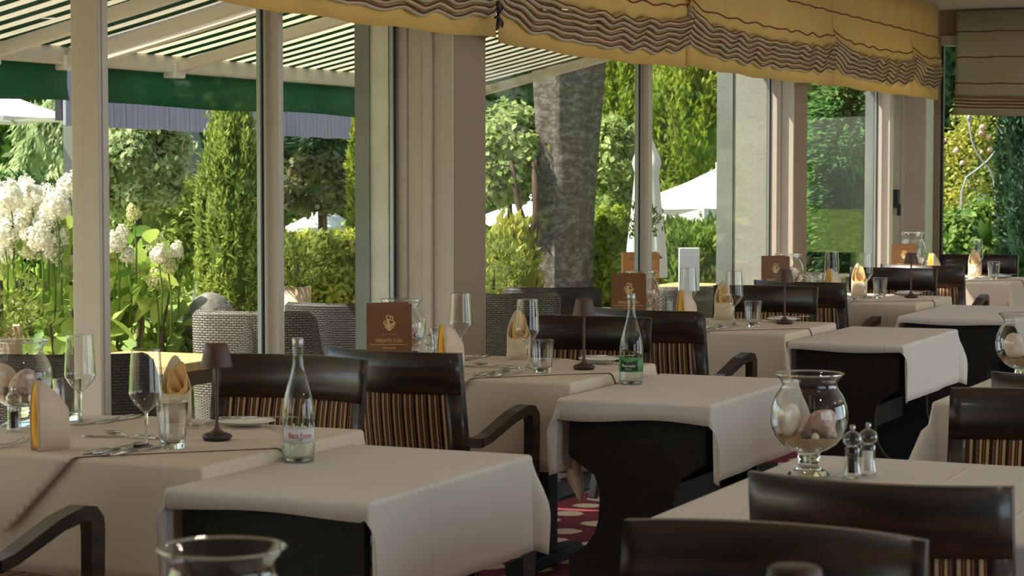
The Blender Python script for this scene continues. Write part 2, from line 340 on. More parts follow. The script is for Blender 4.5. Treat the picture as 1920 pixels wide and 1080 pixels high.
bm = bmesh.new(); box(bm, -4.2, XR, YE, YE + .15, 2.56, ZC); box(bm, -.2, .6, YE, YE + .15, 0, 2.56); box(bm, 3.3, XR, YE, YE + .15, 0, 2.56); box(bm, .6, 3.3, YE, YE + .15, 0, .1); box(bm, -4.2, -.2, YE, YE + .15, 0, .1)
struct('wall_end', fin(bm, 'wall_end'), M['wall'])
struct('baseboard_left', boxm('baseboard_left', GX - .06, GX + .05, 1.6, YE, 0, .13, bev=.006), M['frame'])

def gy(u): return atx(u, 400, GX).y
wcount = [0]
def window(panes, z0=.13, z1=2.40, label=None):
    """panes: list of (y0,y1) along the left wall"""
    wcount[0] += 1; nm = 'window_%d' % wcount[0]
    e = bpy.data.objects.new(nm, None); COL.objects.link(e); e['kind'] = 'structure'; e.location = (GX, panes[0][0], 0)
    def ch(name, m, mt):
        o = obj(name, m, mt, e); o.matrix_parent_inverse = Matrix.Translation(-e.location); return o
    for a, b_ in panes:
        edge_ = abs(b_ - gy(140)) > .01
        ch('pane', boxm('pane', GX - .012, GX - .008, a, b_, z0, z1), M['pane'])
        ch('pane', boxm('pane', GX + .008, GX + .012, a, b_, z0, z1), M['pane'])
        bm = bmesh.new(); box(bm, GX - .013, GX + .013, b_ - .006, b_, z0, z1)
        if edge_: ch('gasket', fin(bm, 'gasket'), M['gasket'])
        bm = bmesh.new(); box(bm, GX - .0075, GX + .0075, b_ - .018, b_ - .006, z0, z1)
        if edge_: ch('spacer', fin(bm, 'spacer'), M['spacer'])
        bm = bmesh.new(); box(bm, GX - .035, GX + .035, a, b_, z0, z0 + .06); box(bm, GX - .035, GX + .035, a, b_, z1 - .06, z1); ch('rail', fin(bm, 'rail'), M['frame'])
    return e, ch
def post(ch, u0, u1, u2, xo=-.03, name='mullion', extra=None):
    """mullion whose near side starts at the glass at pixel column u0, inner corner u1, far inner corner u2"""
    Y0 = gy(u0); X1 = aty(u1, 400, Y0).x; Y1 = atx(u2, 400, X1).y
    ch(name, boxm(name, GX + xo, X1, Y0, Y1, .1, 2.40, bev=.004), M['frame']); return Y0, X1, Y1
# bay 1: three panes
e, ch = window([(1.6, 3.6), (3.7, gy(140)), (gy(200), gy(490)), (gy(528), gy(738))])
ch('mullion', boxm('mullion', GX - .05, GX + .05, 3.6, 3.7, .1, 2.40, bev=.004), M['frame'])
Y0, X1, Y1 = post(ch, 141, 188, 206, xo=-.012)
ch('mullion', boxm('mullion', X1 - .03, X1 + .006, Y0 + .012, Y1 - .012, .1, 2.40, bev=.004), M['frame'])
post(ch, 497, 524, 533)
# pillar 1: stepped reveal then flat room face; plaster outside
Yp = gy(741)
def pil(name, stops, Yst, u_end, mt):
    """stops: pixel columns of each step across the reveal, each step set back a little"""
    e = bpy.data.objects.new(name, None); COL.objects.link(e); e['kind'] = 'structure'; e.location = (GX, Yst, 0)
    X = GX; k = 0; Y = Yst
    for (u, dy, m_) in stops:
        Xn = aty(u, 400, Y + dy).x
        o = obj('reveal_strip', boxm('reveal_strip', X - (.05 if k == 0 else 0), Xn, Y + dy, Y + .26, 0, ZC, bev=.003), m_, e); o.matrix_parent_inverse = Matrix.Translation(-e.location)
        X = Xn; k += 1
    return X
Xp = pil('pillar', [(762, 0, M['frame']), (795, .012, M['frame']), (808, .0, M['frame']), (849, .02, M['frame'])], Yp, 910, None)
Yp2 = atx(910, 400, Xp).y
struct('pillar', boxm('pillar', GX - .2, Xp + .003, Yp + .03, Yp2, 0, ZC, bev=.004), M['wall'])
Xe = aty(699, 400, Yp + .0).x
struct('trim_1', boxm('trim_1', Xe, GX - .02, Yp - .02, Yp + .3, -.1, 2.7), M['plaster'])
struct('trim_2', boxm('trim_2', aty(668, 400, Yp - .02).x, Xe - .001, Yp - .03, Yp + .25, -.1, 2.7), M['greycol'])
# bay 2: two wide panes
e, ch = window([(Yp2 - .05, gy(1196)), (gy(1214), gy(1441))])
post(ch, 1199, 1216, 1223)
Yq = gy(1444); Xq = pil('pillar', [(1462, 0, M['frame']), (1487, .015, M['frame'])], Yq, 1512, None)
Yq2 = atx(1512, 400, Xq).y
struct('pillar', boxm('pillar', GX - .2, Xq + .003, Yq + .03, Yq2, 0, ZC, bev=.004), M['wall'])
Xe = aty(1376, 400, Yq).x
struct('trim_3', boxm('trim_3', Xe, GX - .02, Yq - .02, Yq + .3, -.1, 2.7), M['shadedplaster'])
struct('trim_4', boxm('trim_4', aty(1346, 400, Yq).x, Xe - .001, Yq - .03, Yq + .25, -.1, 2.7), M['greycol'])
# bay 3: one pane, then a door element and the corner post
e, ch = window([(Yq2 - .05, gy(1641))])
Yd = gy(1643)
struct('trim_5', boxm('trim_5', aty(1622, 400, Yd).x, GX - .02, Yd - .02, Yd + .2, -.1, 2.7), M['greycol'])
Xa = aty(1668, 400, Yd).x
struct('trim_6', boxm('trim_6', GX - .06, Xa, Yd, Yd + .1, 0, 2.7, bev=.005), M['frame'])
de = bpy.data.objects.new('door_1', None); COL.objects.link(de); de['kind'] = 'structure'; de.location = (GX, Yd + .1, 0)
def dch(n, m, mt):
    o = obj(n, m, mt, de); o.matrix_parent_inverse = Matrix.Translation(-de.location); return o
Yd2 = atx(1701, 400, Xa - .09).y
dch('leaf', boxm('leaf', GX - .04, Xa - .09, Yd + .1, Yd2 + .1, .02, 2.7, bev=.004), M['frame'])
dch('gasket', boxm('gasket', Xa - .09, Xa - .082, Yd + .1, Yd + .19, .02, 2.7), M['gasket'])
pd_ = atx(1688, 400, Xa - .09); dch('stile', boxm('stile', Xa - .09, Xa - .075, pd_.y, pd_.y + .06, .02, 2.7, bev=.003), M['frame'])
ph = atx(1678, 375, Xa - .08)
bm = bmesh.new(); box(bm, ph.x - .005, ph.x + .03, ph.y - .03, ph.y + .03, ph.z - .06, ph.z + .08); box(bm, ph.x + .02, ph.x + .045, ph.y - .02, ph.y + .02, ph.z - .12, ph.z - .03)
dch('handle', fin(bm, 'handle'), M['gasket'])
Ye = atx(1701, 400, Xa - .07).y
Xc = aty(1735, 400, Ye).x
struct('trim_7', boxm('trim_7', GX - .06, min(Xc, -3.9), Ye, Ye + .25, 0, ZC, bev=.006), M['frame'])
Xk = aty(1761, 400, YE - .02).x
struct('trim_8', boxm('trim_8', GX - .06, Xk, YE - .03, YE + .1, 0, ZC, bev=.006), M['wall'])
# end wall window
wcount[0] += 1; ee = bpy.data.objects.new('window_%d' % wcount[0], None); COL.objects.link(ee); ee['kind'] = 'structure'; ee.location = (Xk, YE, 0)
def ech(n, m, mt):
    o = obj(n, m, mt, ee); o.matrix_parent_inverse = Matrix.Translation(-ee.location); return o
ech('pane', boxm('pane', Xk + .02, -2.1, YE + .03, YE + .036, .1, 2.56), M['pane'])
ech('pane', boxm('pane', -2.0, -.3, YE + .03, YE + .036, .1, 2.56), M['pane'])
ech('gasket', boxm('gasket', Xk, Xk + .02, YE + .0, YE + .05, .1, 2.56), M['gasket'])
ech('mullion', boxm('mullion', -2.12, -1.98, YE - .03, YE + .08, .1, 2.56, bev=.006), M['frame'])
ech('pane', boxm('pane', .6, 3.3, YE + .03, YE + .036, .1, 2.56), M['pane'])  # unseen inner window, assumed so the side pane reflects the garden
ech('rail', boxm('rail', Xk, -.2, YE - .02, YE + .06, 2.5, 2.58, bev=.004), M['frame'])
# unseen right wall windows, assumed to light the room (behind the viewer's right shoulder)
for a, b_ in ((1.1, 4.9), (6.3, 10.1), (11.5, 15.3)):
    wcount[0] += 1; we = bpy.data.objects.new('window_%d' % wcount[0], None); COL.objects.link(we); we['kind'] = 'structure'
    for q in range(3):
        y0 = a + (b_ - a) * q / 3; y1 = a + (b_ - a) * (q + 1) / 3
        obj('pane', boxm('pane', XR + .09, XR + .096, y0 + .04, y1 - .04, .3, 2.4), M['pane'], we)
        bm = bmesh.new(); box(bm, XR + .06, XR + .13, y0, y0 + .04, .25, 2.45); box(bm, XR + .06, XR + .13, y1 - .04, y1, .25, 2.45); box(bm, XR + .06, XR + .13, y0 + .04, y1 - .04, .25, .3); box(bm, XR + .06, XR + .13, y0 + .04, y1 - .04, 2.4, 2.45)
        obj('mullion', fin(bm, 'mullion'), M['frame'], we)
# convector grille in the floor along the glass
ge = thing('floor_grille', 'dark slatted convector grille in the floor along the window side', 'floor grille', (-3.94, 8, 0))
bm = bmesh.new()
for k in range(11): xx = -.085 + .017 * k; box(bm, xx - .004, xx + .004, -4.5, 8.4, .0, .012)
obj('slats', fin(bm, 'slats'), M['grille'], ge, kind='stuff')
bm = bmesh.new(); box(bm, -.1, -.092, -4.5, 8.4, 0, .014); box(bm, .092, .1, -4.5, 8.4, 0, .014); box(bm, -.092, .092, -4.5, 8.4, 0, .002); obj('frame', fin(bm, 'frame'), M['gasket'], ge)

# unseen ceiling lamps added to brighten the room, with no known fixtures
def emit(name, c, s):
    m, nt, b, out = nmat(name); nt.nodes.remove(b); e_ = N(nt, 'ShaderNodeEmission'); e_.inputs[0].default_value = c; e_.inputs[1].default_value = s; nt.links.new(e_.outputs[0], out.inputs[0]); return m
M['lampglow'] = emit('fill_lamp_glow', (1, .86, .66, 1), 6)
ring = lathem('ring', [(.085, 0), (.12, -.004), (.125, -.012), (.09, -.012), (.085, 0)], 24); disc = lathem('diffuser', [(0, -.004), (.085, -.004)], 24)
dn = 0
for iy, yy in enumerate((4.2, 6.8, 9.4, 12.0, 14.6)):
    for ix, xx in enumerate((-2.4, .2, 2.4)):
        t = thing('added_ceiling_lamp', 'round warm added ceiling downlight, %s row from the front, %s column' % (('first', 'second', 'third', 'fourth', 'fifth')[iy], ('window', 'middle', 'inner')[ix]), 'ceiling light', (xx, yy, ZC), 0, 'added ceiling fill lamps')
        obj('ring', ring, M['frame'], t); obj('diffuser', disc, M['lampglow'], t)
        l = bpy.data.lights.new('fill_lamp', 'AREA'); l.shape = 'DISK'; l.size = .16; l.energy = 3.4; l.color = (1, .88, .74)
        lo = bpy.data.objects.new('fill_lamp', l); COL.objects.link(lo); lo.parent = t; lo.location = (0, 0, -.02)

# ------------------------------------------------------------------ draped cloths
def lines(a, b, marks, n, rr):
    s = set(np.linspace(a, b, n).tolist())
    for m_ in marks:
        if a < m_ < b or abs(m_ - a) < 1e-6 or abs(m_ - b) < 1e-6:
            sg = 1 if m_ > (marks[0] + marks[1]) / 2 else -1
            for k in range(6): s.add(m_ + sg * rr * k / 5 * PI / 2)
    s = sorted(x for x in s if a - 1e-9 <= x <= b + 1e-9); o = [s[0]]
    for x in s[1:]:
        if x - o[-1] > .0015: o.append(x)
    return o
def drape(name, rect, zt, ext, clip=None, rr=.012, flare=.04, wav=.006, kc=.5, seed=0, n=40, scal=0):
    """cloth over a table top: rect = (x0,x1,y0,y1), ext = cloth extents, clip = optional (cx,cy,half diagonal) diamond"""
    x0, x1, y0, y1 = rect; r_ = random.Random(seed); ph = [r_.uniform(0, 6) for _ in range(6)]
    xs = lines(ext[0], ext[1], (x0, x1), n, rr); ys = lines(ext[2], ext[3], (y0, y1), n, rr)
    bm = bmesh.new(); g = [[bm.verts.new((x, y, 0)) for y in ys] for x in xs]
    for i in range(len(xs) - 1):
        for j in range(len(ys) - 1): bm.faces.new((g[i][j], g[i + 1][j], g[i + 1][j + 1], g[i][j + 1]))
    if clip:
        cx, cy, hd = clip
        for sx, sy in ((1, 1), (1, -1), (-1, 1), (-1, -1)):
            nrm = Vector((sx, sy, 0)).normalized(); co = Vector((cx + sx * hd, cy, 0))
            bmesh.ops.bisect_plane(bm, geom=bm.verts[:] + bm.edges[:] + bm.faces[:], plane_co=co, plane_no=nrm, clear_outer=True, dist=1e-5)
    def edge(h, k):
        if h < rr * PI / 2: a = h / rr; return rr * math.sin(a), rr * (1 - math.cos(a))
        hh = h - rr * PI / 2; return rr + k * hh, rr + hh * math.sqrt(max(.05, 1 - k * k))
    for v in bm.verts:
        p, q = v.co.x, v.co.y
        ex = p - x1 if p > x1 else (p - x0 if p < x0 else 0); ey = q - y1 if q > y1 else (q - y0 if q < y0 else 0)
        if ex == 0 and ey == 0:
            zz = zt + .0012 * math.sin(p * 7 + ph[0]) * math.sin(q * 6 + ph[1]); v.co = (p, q, zz); continue
        h = math.hypot(ex, ey); bx = min(max(p, x0), x1); by = min(max(q, y0), y1)
        if ex and ey:
            a = math.atan2(abs(ey), abs(ex)); k = flare + kc * math.sin(2 * a) ** 2 * min(1, h / .08); o, d = edge(h, k)
            dx, dy = math.copysign(math.cos(a), ex), math.copysign(math.sin(a), ey)
        else:
            k = flare; o, d = edge(h, k); t = q if ex else p
            wv = wav * min(1, h / .2) * (math.sin(t * 9 + ph[2]) + .6 * math.sin(t * 17 + ph[3])); o += wv
            if scal and ey < 0: d *= 1 + scal * math.sin(t * 11 + ph[4])
            dx, dy = (math.copysign(1, ex), 0) if ex else (0, math.copysign(1, ey))
        v.co = (bx + dx * o, by + dy * o, zt - d)
    m = fin(bm, name, True); return m
def cloth(name, m, mt, label, th=.0016):
    o = obj(name, m, mt); s = o.modifiers.new('thickness', 'SOLIDIFY'); s.thickness = th; s.offset = 1; return tag(o, label, 'tablecloth')

ORD = ['first', 'second', 'third', 'fourth', 'fifth']
TX0, TX1, TZ = -3.97, -2.975, .748
TY = [(4.66, 5.51), (7.08, 7.93), (9.66, 10.50), (12.2, 13.06), (14.86, 15.72)]
EXT = [(-2.955, -2.405, 4.49, 5.43), (-2.915, -2.375, 6.87, 7.87), (-2.94, -2.415, 9.66, 10.74), (-2.92, -2.30, 11.63, 12.75)]
EZ = .715
def hourglass(w0):
    pts = []
    pr = [(.70, 1), (.54, 1), (.52, .985), (.49, .80), (.46, .62), (.42, .56), (.38, .54), (.30, .56), (.25, .62), (.21, .74), (.175, .92), (.16, 1), (.0, 1)]
    return [(-w0 * f, z) for z, f in pr] + [(w0 * f, z) for z, f in pr[::-1]]
def pedestal_table(name, label, x0, x1, y0, y1, zt):
    cx, cy = (x0 + x1) / 2, (y0 + y1) / 2; hx, hy = (x1 - x0) / 2, (y1 - y0) / 2
    t = thing(name, label, 'table', (cx, cy, 0))
    obj('table_top', boxm('table_top', -hx, hx, -hy, hy, zt - .03, zt - .002, bev=.004), M['black'], t)
    for s in (-1, 1):
        obj('column', boxm('column', s * .22 - .035, s * .22 + .035, -.05, .05, .05, zt - .03, bev=.006), M['black'], t)
        obj('foot', boxm('foot', s * .22 - .04, s * .22 + .04, -.28, .28, 0, .05, bev=.008), M['black'], t)
    obj('stretcher', boxm('stretcher', -.2, .2, -.02, .02, .2, .27), M['black'], t)
    return t
def panel_table(name, label, x0, x1, y0, y1, zt, solid=True):
    cx, cy = (x0 + x1) / 2, (y0 + y1) / 2; hx, hy = (x1 - x0) / 2, (y1 - y0) / 2
    t = thing(name, label, 'table', (cx, cy, 0))
    obj('table_top', boxm('table_top', -hx, hx, -hy, hy, zt - .03, zt - .002, bev=.004), M['black'], t)
    for s in (-1, 1):
        bm = bmesh.new(); yy = s * (hy - .03)
        prism(bm, [(x, z * (zt - .03) / .70) for x, z in hourglass(hx - .02)], yy - .016, yy + .016)
        obj('side_panel', fin(bm, 'side_panel'), M['black'], t)
    obj('stretcher', boxm('stretcher', -.02, .02, -hy + .05, hy - .05, .28, .38), M['black'], t)
    return t
for i, (y0, y1) in enumerate(TY):
    o_ = ORD[i]
    pedestal_table('dining_table', 'dark dining table under the cream cloth, %s window table from the front' % o_, TX0 + .01, TX1 - .01, y0 + .01, y1 - .01, TZ)
    cloth('tablecloth', drape('tablecloth', (TX0, TX1, y0, y1), TZ, (TX0 - .03, TX1 + .30, y0 - .33, y1 + .3), flare=.01, kc=.28, seed=i, n=34), M['cloth'],
          'long cream cloth hanging to the chairs on the %s window table' % o_)
    cx, cy = (TX0 + TX1) / 2 - .03, (y0 + y1) / 2
    cloth('overlay_cloth', drape('overlay_cloth', (TX0 - .003, TX1 + .006, y0 - .012, y1 + .008), TZ + .0045, (cx - .62, cx + .62, cy - .66, cy + .66), clip=(cx - .06, cy, .655), flare=.014, seed=i, n=60), M['cloth'],
          'diamond-laid cream overlay napperon on the %s window table' % o_)
for i, (x0, x1, y0, y1) in enumerate(EXT):
    o_ = ORD[i]
    panel_table('side_table', 'black panel side table joined to the inner end of the %s window table' % o_, x0, x1, y0 + .01, y1 - .01, EZ)
    cloth('table_runner', drape('table_runner', (x0, x1, y0, y1), EZ, (x0 - .27, x1 + .27, y0 - (.05, .075, .045, .045)[i], y1 + .10), flare=.025, kc=.35, wav=.004, seed=i + 50, n=36, scal=.12), M['runner'],
          'white cloth with deep inner drop on the %s black side table' % o_)
RT_Y = [(1.75, 2.95), (4.36, 5.50), (6.98, 8.10)]
RX0, RX1 = -1.63, -.55
for i, (y0, y1) in enumerate(RT_Y):
    pedestal_table('dining_table', 'dark dining table under white cloth, %s of the inner row' % ORD[i], RX0 + .01, RX1 - .01, y0 + .01, y1 - .01, TZ)
    cloth('tablecloth', drape('tablecloth', (RX0, RX1, y0, y1), TZ, (RX0 - .28, RX1 + .28, y0 - .28, y1 + .28), flare=.05, kc=.4, seed=i + 70, n=34), M['runner'],
          ('white cloth on the inner table closest to the viewer, below the frame', 'white cloth under the glass goblet and two grinders at right', 'cream cloth drop on the inner table behind the second chair')[i])

# ------------------------------------------------------------------ dining chairs
BW, ZT = .29, .88
def backy(x, z):   # curved, leaning back surface (chair faces +y)
    return -.29 - .06 * (z - .45) / .43 + .075 * (x / BW) ** 2
def shell(name, x0, x1, z0, z1, th, nx=16, nz=2, inset=0, mtop=None, bulge=0):
    bm = bmesh.new(); fr, bk = [], []
    for i in range(nx + 1):
        x = x0 + (x1 - x0) * i / nx; a, b_ = [], []
        for j in range(nz + 1):
            zz = z0 + (z1 - z0) * j / nz; y = backy(x, zz); s = bulge * math.sin(PI * i / nx) ** .5 * math.sin(PI * j / nz) ** .5 if bulge else 0
            a.append(bm.verts.new((x, y + th / 2 + s, zz))); b_.append(bm.verts.new((x, y - th / 2 - s, zz)))
        fr.append(a); bk.append(b_)
    for i in range(nx):
        for j in range(nz):
            bm.faces.new((fr[i][j], fr[i][j + 1], fr[i + 1][j + 1], fr[i + 1][j])); bm.faces.new((bk[i][j], bk[i + 1][j], bk[i + 1][j + 1], bk[i][j + 1]))
        bm.faces.new((fr[i][0], fr[i + 1][0], bk[i + 1][0], bk[i][0])); bm.faces.new((fr[i][nz], bk[i][nz], bk[i + 1][nz], fr[i + 1][nz]))
    for j in range(nz):
        bm.faces.new((fr[0][j], bk[0][j], bk[0][j + 1], fr[0][j + 1])); bm.faces.new((fr[nx][j], fr[nx][j + 1], bk[nx][j + 1], bk[nx][j]))
    m = fin(bm, name, True); m.polygons.foreach_set('use_smooth', [abs(p.normal.z) < .6 and abs(p.normal.x) < .75 for p in m.polygons]); return m
def make_chair():
    t = thing('dining_chair', 'x', 'chair')
    obj('top_rail', shell('top_rail', -BW, BW, .735, ZT, .026, 18, 2), M['wood'], t)
    for s in (-1, 1):
        xa, xb = (BW - .048, BW) if s > 0 else (-BW, -BW + .048)
        obj('stile', shell('stile', xa, xb, .44, .735, .026, 3, 2), M['wood'], t)
    obj('back_upholstery', shell('back_upholstery', -BW + .047, BW - .047, .47, .736, .022, 18, 6, bulge=.008), M['stripe'], t)
    obj('back_rail', shell('back_rail', -BW + .047, BW - .047, .425, .472, .026, 18, 1), M['wood'], t)
    bm = bmesh.new(); prism(bm, [(-.26, -.25), (.26, -.25), (.30, .16), (-.30, .16)], .42, .475, 'z')
    bmesh.ops.bevel(bm, geom=bm.edges[:], offset=.018, segments=2, affect='EDGES'); obj('seat', fin(bm, 'seat', True), M['stripe'], t)
    bm = bmesh.new(); prism(bm, [(-.255, -.24), (.255, -.24), (.295, .15), (-.295, .15)], .37, .42, 'z'); obj('seat_frame', fin(bm, 'seat_frame'), M['wood'], t)
    for s in (-1, 1):
        ys = backy(BW, .45)
        bm = bmesh.new(); sweep_rect(bm, [(s * (BW - .024), ys, .47), (s * (BW - .024), ys - .01, .25), (s * (BW - .022), ys - .09, 0)], [.045, .04, .032], [.032, .036, .03], (1, 0, 0)); obj('leg', fin(bm, 'leg'), M['wood'], t)
        bm = bmesh.new(); sweep_rect(bm, [(s * .325, .125, .60), (s * .322, .125, .35), (s * .315, .12, 0)], [.036, .036, .028], [.05, .045, .03], (1, 0, 0)); obj('leg', fin(bm, 'leg'), M['wood'], t)
        ya = backy(BW, .57)
        pth = [(s * .325, ya + .01, .57), (s * .325, ya + .06, .58), (s * .325, -.01, .640), (s * .325, .07, .656), (s * .325, .105, .650), (s * .325, .122, .63), (s * .325, .126, .595)]
        bm = bmesh.new(); sweep_rect(bm, pth, [.05, .05, .05, .05, .046, .04, .036], [.03, .03, .034, .038, .042, .048, .05], (1, 0, 0))
        box(bm, *sorted((s * (BW - .03), s * .345)), ya - .012, ya + .022, .553, .586)
        obj('armrest', fin(bm, 'armrest'), M['wood'], t)
    return t
proto = make_chair()
CH = [  # back centre x, y, facing angle (0 = towards +y), label
 (-3.485, 6.625, -9, 'dark wooden armchair with striped back, seen from behind at second window table'),
 (-3.52, 4.02, -6, 'dark armchair at lower left, only its bent armrest in view at first window table'),
 (-3.65, 6.33, 180, 'dark glossy chair facing us beyond the first window table, behind the clear bottle'),
 (-3.525, 8.61, 188, 'dark glossy chair facing us beyond the second window table, behind the slim lamp'),
 (-3.47, 9.10, -9, 'dark armchair seen from behind at third window table, next to green-labelled bottle'),
 (-3.595, 11.38, 184, 'dark glossy chair facing us beyond the third window table'),
 (-3.59, 11.87, -11, 'dark armchair seen from behind at the fourth window table, below the pale menu'),
 (-3.52, 13.90, 178, 'dark glossy chair facing us beyond the fourth window table'),
 (-3.47, 14.34, -4, 'dark armchair seen from behind at the fifth window table'),
 (-3.51, 16.48, 180, 'farthest dark chair facing us in front of the end window'),
 (-1.105, 4.18, 0, 'large dark chair back in front of the goblet table, seen from behind'),
 (-1.11, 3.60, 180, 'blurred foreground dark chair facing us, lamp top in front of it'),
 (-1.10, 6.19, 180, 'dark chair with striped back at right edge, beyond the goblet table'),
 (-1.10, 6.64, 0, 'dark chair back at right edge just below the partly hidden goblet'),
]
for k, (x, y, a, lab) in enumerate(CH):
    o = proto if k == 0 else copy_tree(proto)
    o['label'] = lab; o['group'] = 'dark dining armchairs'; o.rotation_euler = (0, 0, R(a))
    if lab.startswith('large dark') or lab.startswith('blurred'): o.scale = (.93, 1, 1)
    off = Matrix.Rotation(R(a), 3, 'Z') @ Vector((0, -.33, 0)); o.location = (x - off.x, y - off.y, 0)

# ------------------------------------------------------------------ tableware prototypes
def text_mesh(s, size, ext=.0003, align='CENTER', sx=1):
    c = bpy.data.curves.new('t', 'FONT'); c.body = s; c.size = size; c.extrude = ext; c.align_x = align; c.align_y = 'CENTER'; c.resolution_u = 3
    o = bpy.data.objects.new('t', c); COL.objects.link(o); dg = bpy.context.evaluated_depsgraph_get(); m = bpy.data.meshes.new_from_object(o.evaluated_get(dg))
    bpy.data.objects.remove(o); m.name = 'lettering'
    if sx != 1:
        for v in m.vertices: v.co.x *= sx
    return m
bowl_prof = [(.039, .265), (.0425, .21), (.0455, .155), (.046, .148), (.044, .140), (.030, .118), (.015, .103), (.006, .096)]
GL_BOWL = lathem('bowl', bowl_prof, 32)
GL_STEM = lathem('stem', [(.0, .1), (.008, .099), (.0045, .09), (.0036, .06), (.0042, .02), (.007, .009), (.02, .005), (.0385, .002), (.039, 0), (0, 0)], 24)
GL_RIM = lathem('rim', [(.0386, .2645), (.0392, .2652), (.0396, .2645), (.0392, .2638), (.0386, .2645)], 32)
def wine_glass(loc, label, group='wine glasses'):
    t = thing('wine_glass', label, 'wine glass', loc, random.uniform(0, 6), group); obj('bowl', GL_BOWL, M['glass'], t); obj('stem', GL_STEM, M['solid'], t); obj('rim', GL_RIM, M['solid'], t); return t
TU_W = lathem('wall', [(.043, .125), (.041, .09), (.037, .04), (.034, .012), (.034, .002)], 28)
TU_I = lathem('inner_wall', [(.043, .125), (.0418, .1255), (.0395, .09), (.0355, .04), (.032, .024), (0, .021)], 28)
TU_B = lathem('base', [(0, .020), (.031, .021), (.0335, .014), (.0335, .001), (0, 0)], 28)
def tumbler(loc, label, s=1):
    t = thing('water_glass', label, 'water glass', loc, 0, 'water glasses'); obj('wall', TU_W, M['glass'], t); obj('inner_wall', TU_I, M['glass'], t); obj('base', TU_B, M['solid'], t); t.scale = (s, s, s); return t
LA_SH = lathem('shade', [(.0, .269), (.028, .269), (.0315, .266), (.0335, .255), (.0443, .206), (.0443, .204), (.0425, .204), (.031, .26), (0, .262)], 32)
LA_ST = lathem('stem', [(.0048, .262), (.0048, .05), (.0065, .04), (.011, .030), (.019, .0235)], 16)
LA_BA = lathem('base', [(0, .024), (.019, .0235), (.036, .018), (.0415, .0135), (.042, .01), (.036, .001), (0, 0)], 32)
def table_lamp(loc, label):
    t = thing('table_lamp', label, 'table lamp', loc, 0, 'cordless table lamps'); obj('shade', LA_SH, M['lamp'], t); obj('stem', LA_ST, M['lamp'], t); obj('base', LA_BA, M['lampdark'], t); return t
# spoons, forks, knives: long axis +y, handle end at origin
def cutlery(kind):
    bm = bmesh.new()
    hp = [(0, .0, .005), (0, .012, .0055), (0, .06, .0042), (0, .12, .004)]
    rad = [.004, .0065, .0048, .003]
    if kind == 'knife':
        tube(bm, [(0, 0, .006), (0, .004, .006), (0, .05, .006), (0, .11, .006)], [.003, .0062, .0068, .0045], 8, .75)
        prism(bm, [(-.004, .105), (.006, .108), (.009, .14), (.008, .19), (.002, .22), (-.004, .224)], .0045, .0065, 'z')
    else:
        tube(bm, hp + [(0, .145, .010), (0, .155, .011)], rad + [.003, .0035], 8, .5)
        if kind == 'spoon':
            n = 10; rings = []
            for i in range(5):
                f = i / 4; ring = [bm.verts.new((.021 * f * math.cos(2 * PI * k / n), .183 + .031 * f * math.sin(2 * PI * k / n), .004 + .010 * f * f)) for k in range(n)] if i else [bm.verts.new((0, .183, .004))]
                rings.append(ring)
            for k in range(n): bm.faces.new((rings[0][0], rings[1][k], rings[1][(k + 1) % n]))
            for a, b_ in zip(rings[1:], rings[2:]):
                for k in range(n): bm.faces.new((a[k], b_[k], b_[(k + 1) % n], a[(k + 1) % n]))
            lo = [bm.verts.new(v.co - Vector((0, 0, .0015))) for v in rings[-1]]
            for k in range(n): bm.faces.new((rings[-1][k], lo[k], lo[(k + 1) % n], rings[-1][(k + 1) % n]))
            bm.faces.new(lo[::-1])
        else:
            prism(bm, [(-.004, .150), (.004, .150), (.0115, .168), (.0115, .178), (-.0115, .178), (-.0115, .168)], .009, .011, 'z')
            for k in range(4):
                x = -.0096 + .0064 * k; tube(bm, [(x, .176, .010), (x, .195, .008), (x, .214, .011)], [.0017, .0016, .0007], 6, .7)
    return fin(bm, kind, True)
CU = {k: cutlery(k) for k in ('knife', 'fork', 'spoon')}
PLATE = lathem('bread_plate', [(0, .006), (.05, .006), (.058, .008), (.08, .016), (.083, .0165), (.0825, .0185), (.078, .0185), (.055, .0115), (0, .0095)], 36)
def nap_house(label, loc, rz):
    """standing folded napkin, closed edge at +x, mouth with yellow lining at -x"""
    t = thing('folded_napkin', label, 'napkin', loc, rz, 'folded napkins')
    prof = [(-.048, .178), (-.038, .188), (-.018, .178), (.010, .155), (.034, .125), (.045, .112), (.048, .105)]
    def hw(x): return .026 * max(.0, (.050 - x) / .10) ** .8 + .001
    for s in (-1, 1):
        vs_, fs = [], []
        for k, (x, h) in enumerate(prof): vs_ += [(x * (1.0), s * hw(x), 0), (x * 1.03, s * (hw(x) + .004), h * .5), (x * 1.0, s * hw(x) * (.55 if k < 4 else .8), h)]
        for k in range(len(prof) - 1):
            for j in range(2): a = k * 3 + j; fs.append((a, a + 3, a + 4, a + 1))
        o = obj('outer_fold', me('outer_fold', vs_, fs, True), M['napkin'], t); md = o.modifiers.new('t', 'SOLIDIFY'); md.thickness = .003; md.offset = 0
    vs_, fs = [], []; n = 9
    for j in range(9):
        f = j / 8; bul = math.sin(PI * f) ** .7
        for k in range(n):
            a = -PI / 2 + PI * k / (n - 1); vs_.append((-.043 - .010 * bul * math.cos(a), .024 * (1 - .4 * f) * math.sin(a), .005 + .175 * f))
    for j in range(8):
        for k in range(n - 1): a = j * n + k; fs.append((a, a + n, a + n + 1, a + 1))
    o = obj('lining', me('lining', vs_, fs, True), M['napyel'], t); md = o.modifiers.new('t', 'SOLIDIFY'); md.thickness = .002
    o = obj('base_flap', me('base_flap', [(.03, .012, .001), (.066, .016, .002), (.054, .014, .045), (.03, .012, .06)], [(0, 1, 2, 3)]), M['napkin'], t); md = o.modifiers.new('t', 'SOLIDIFY'); md.thickness = .004
    return t
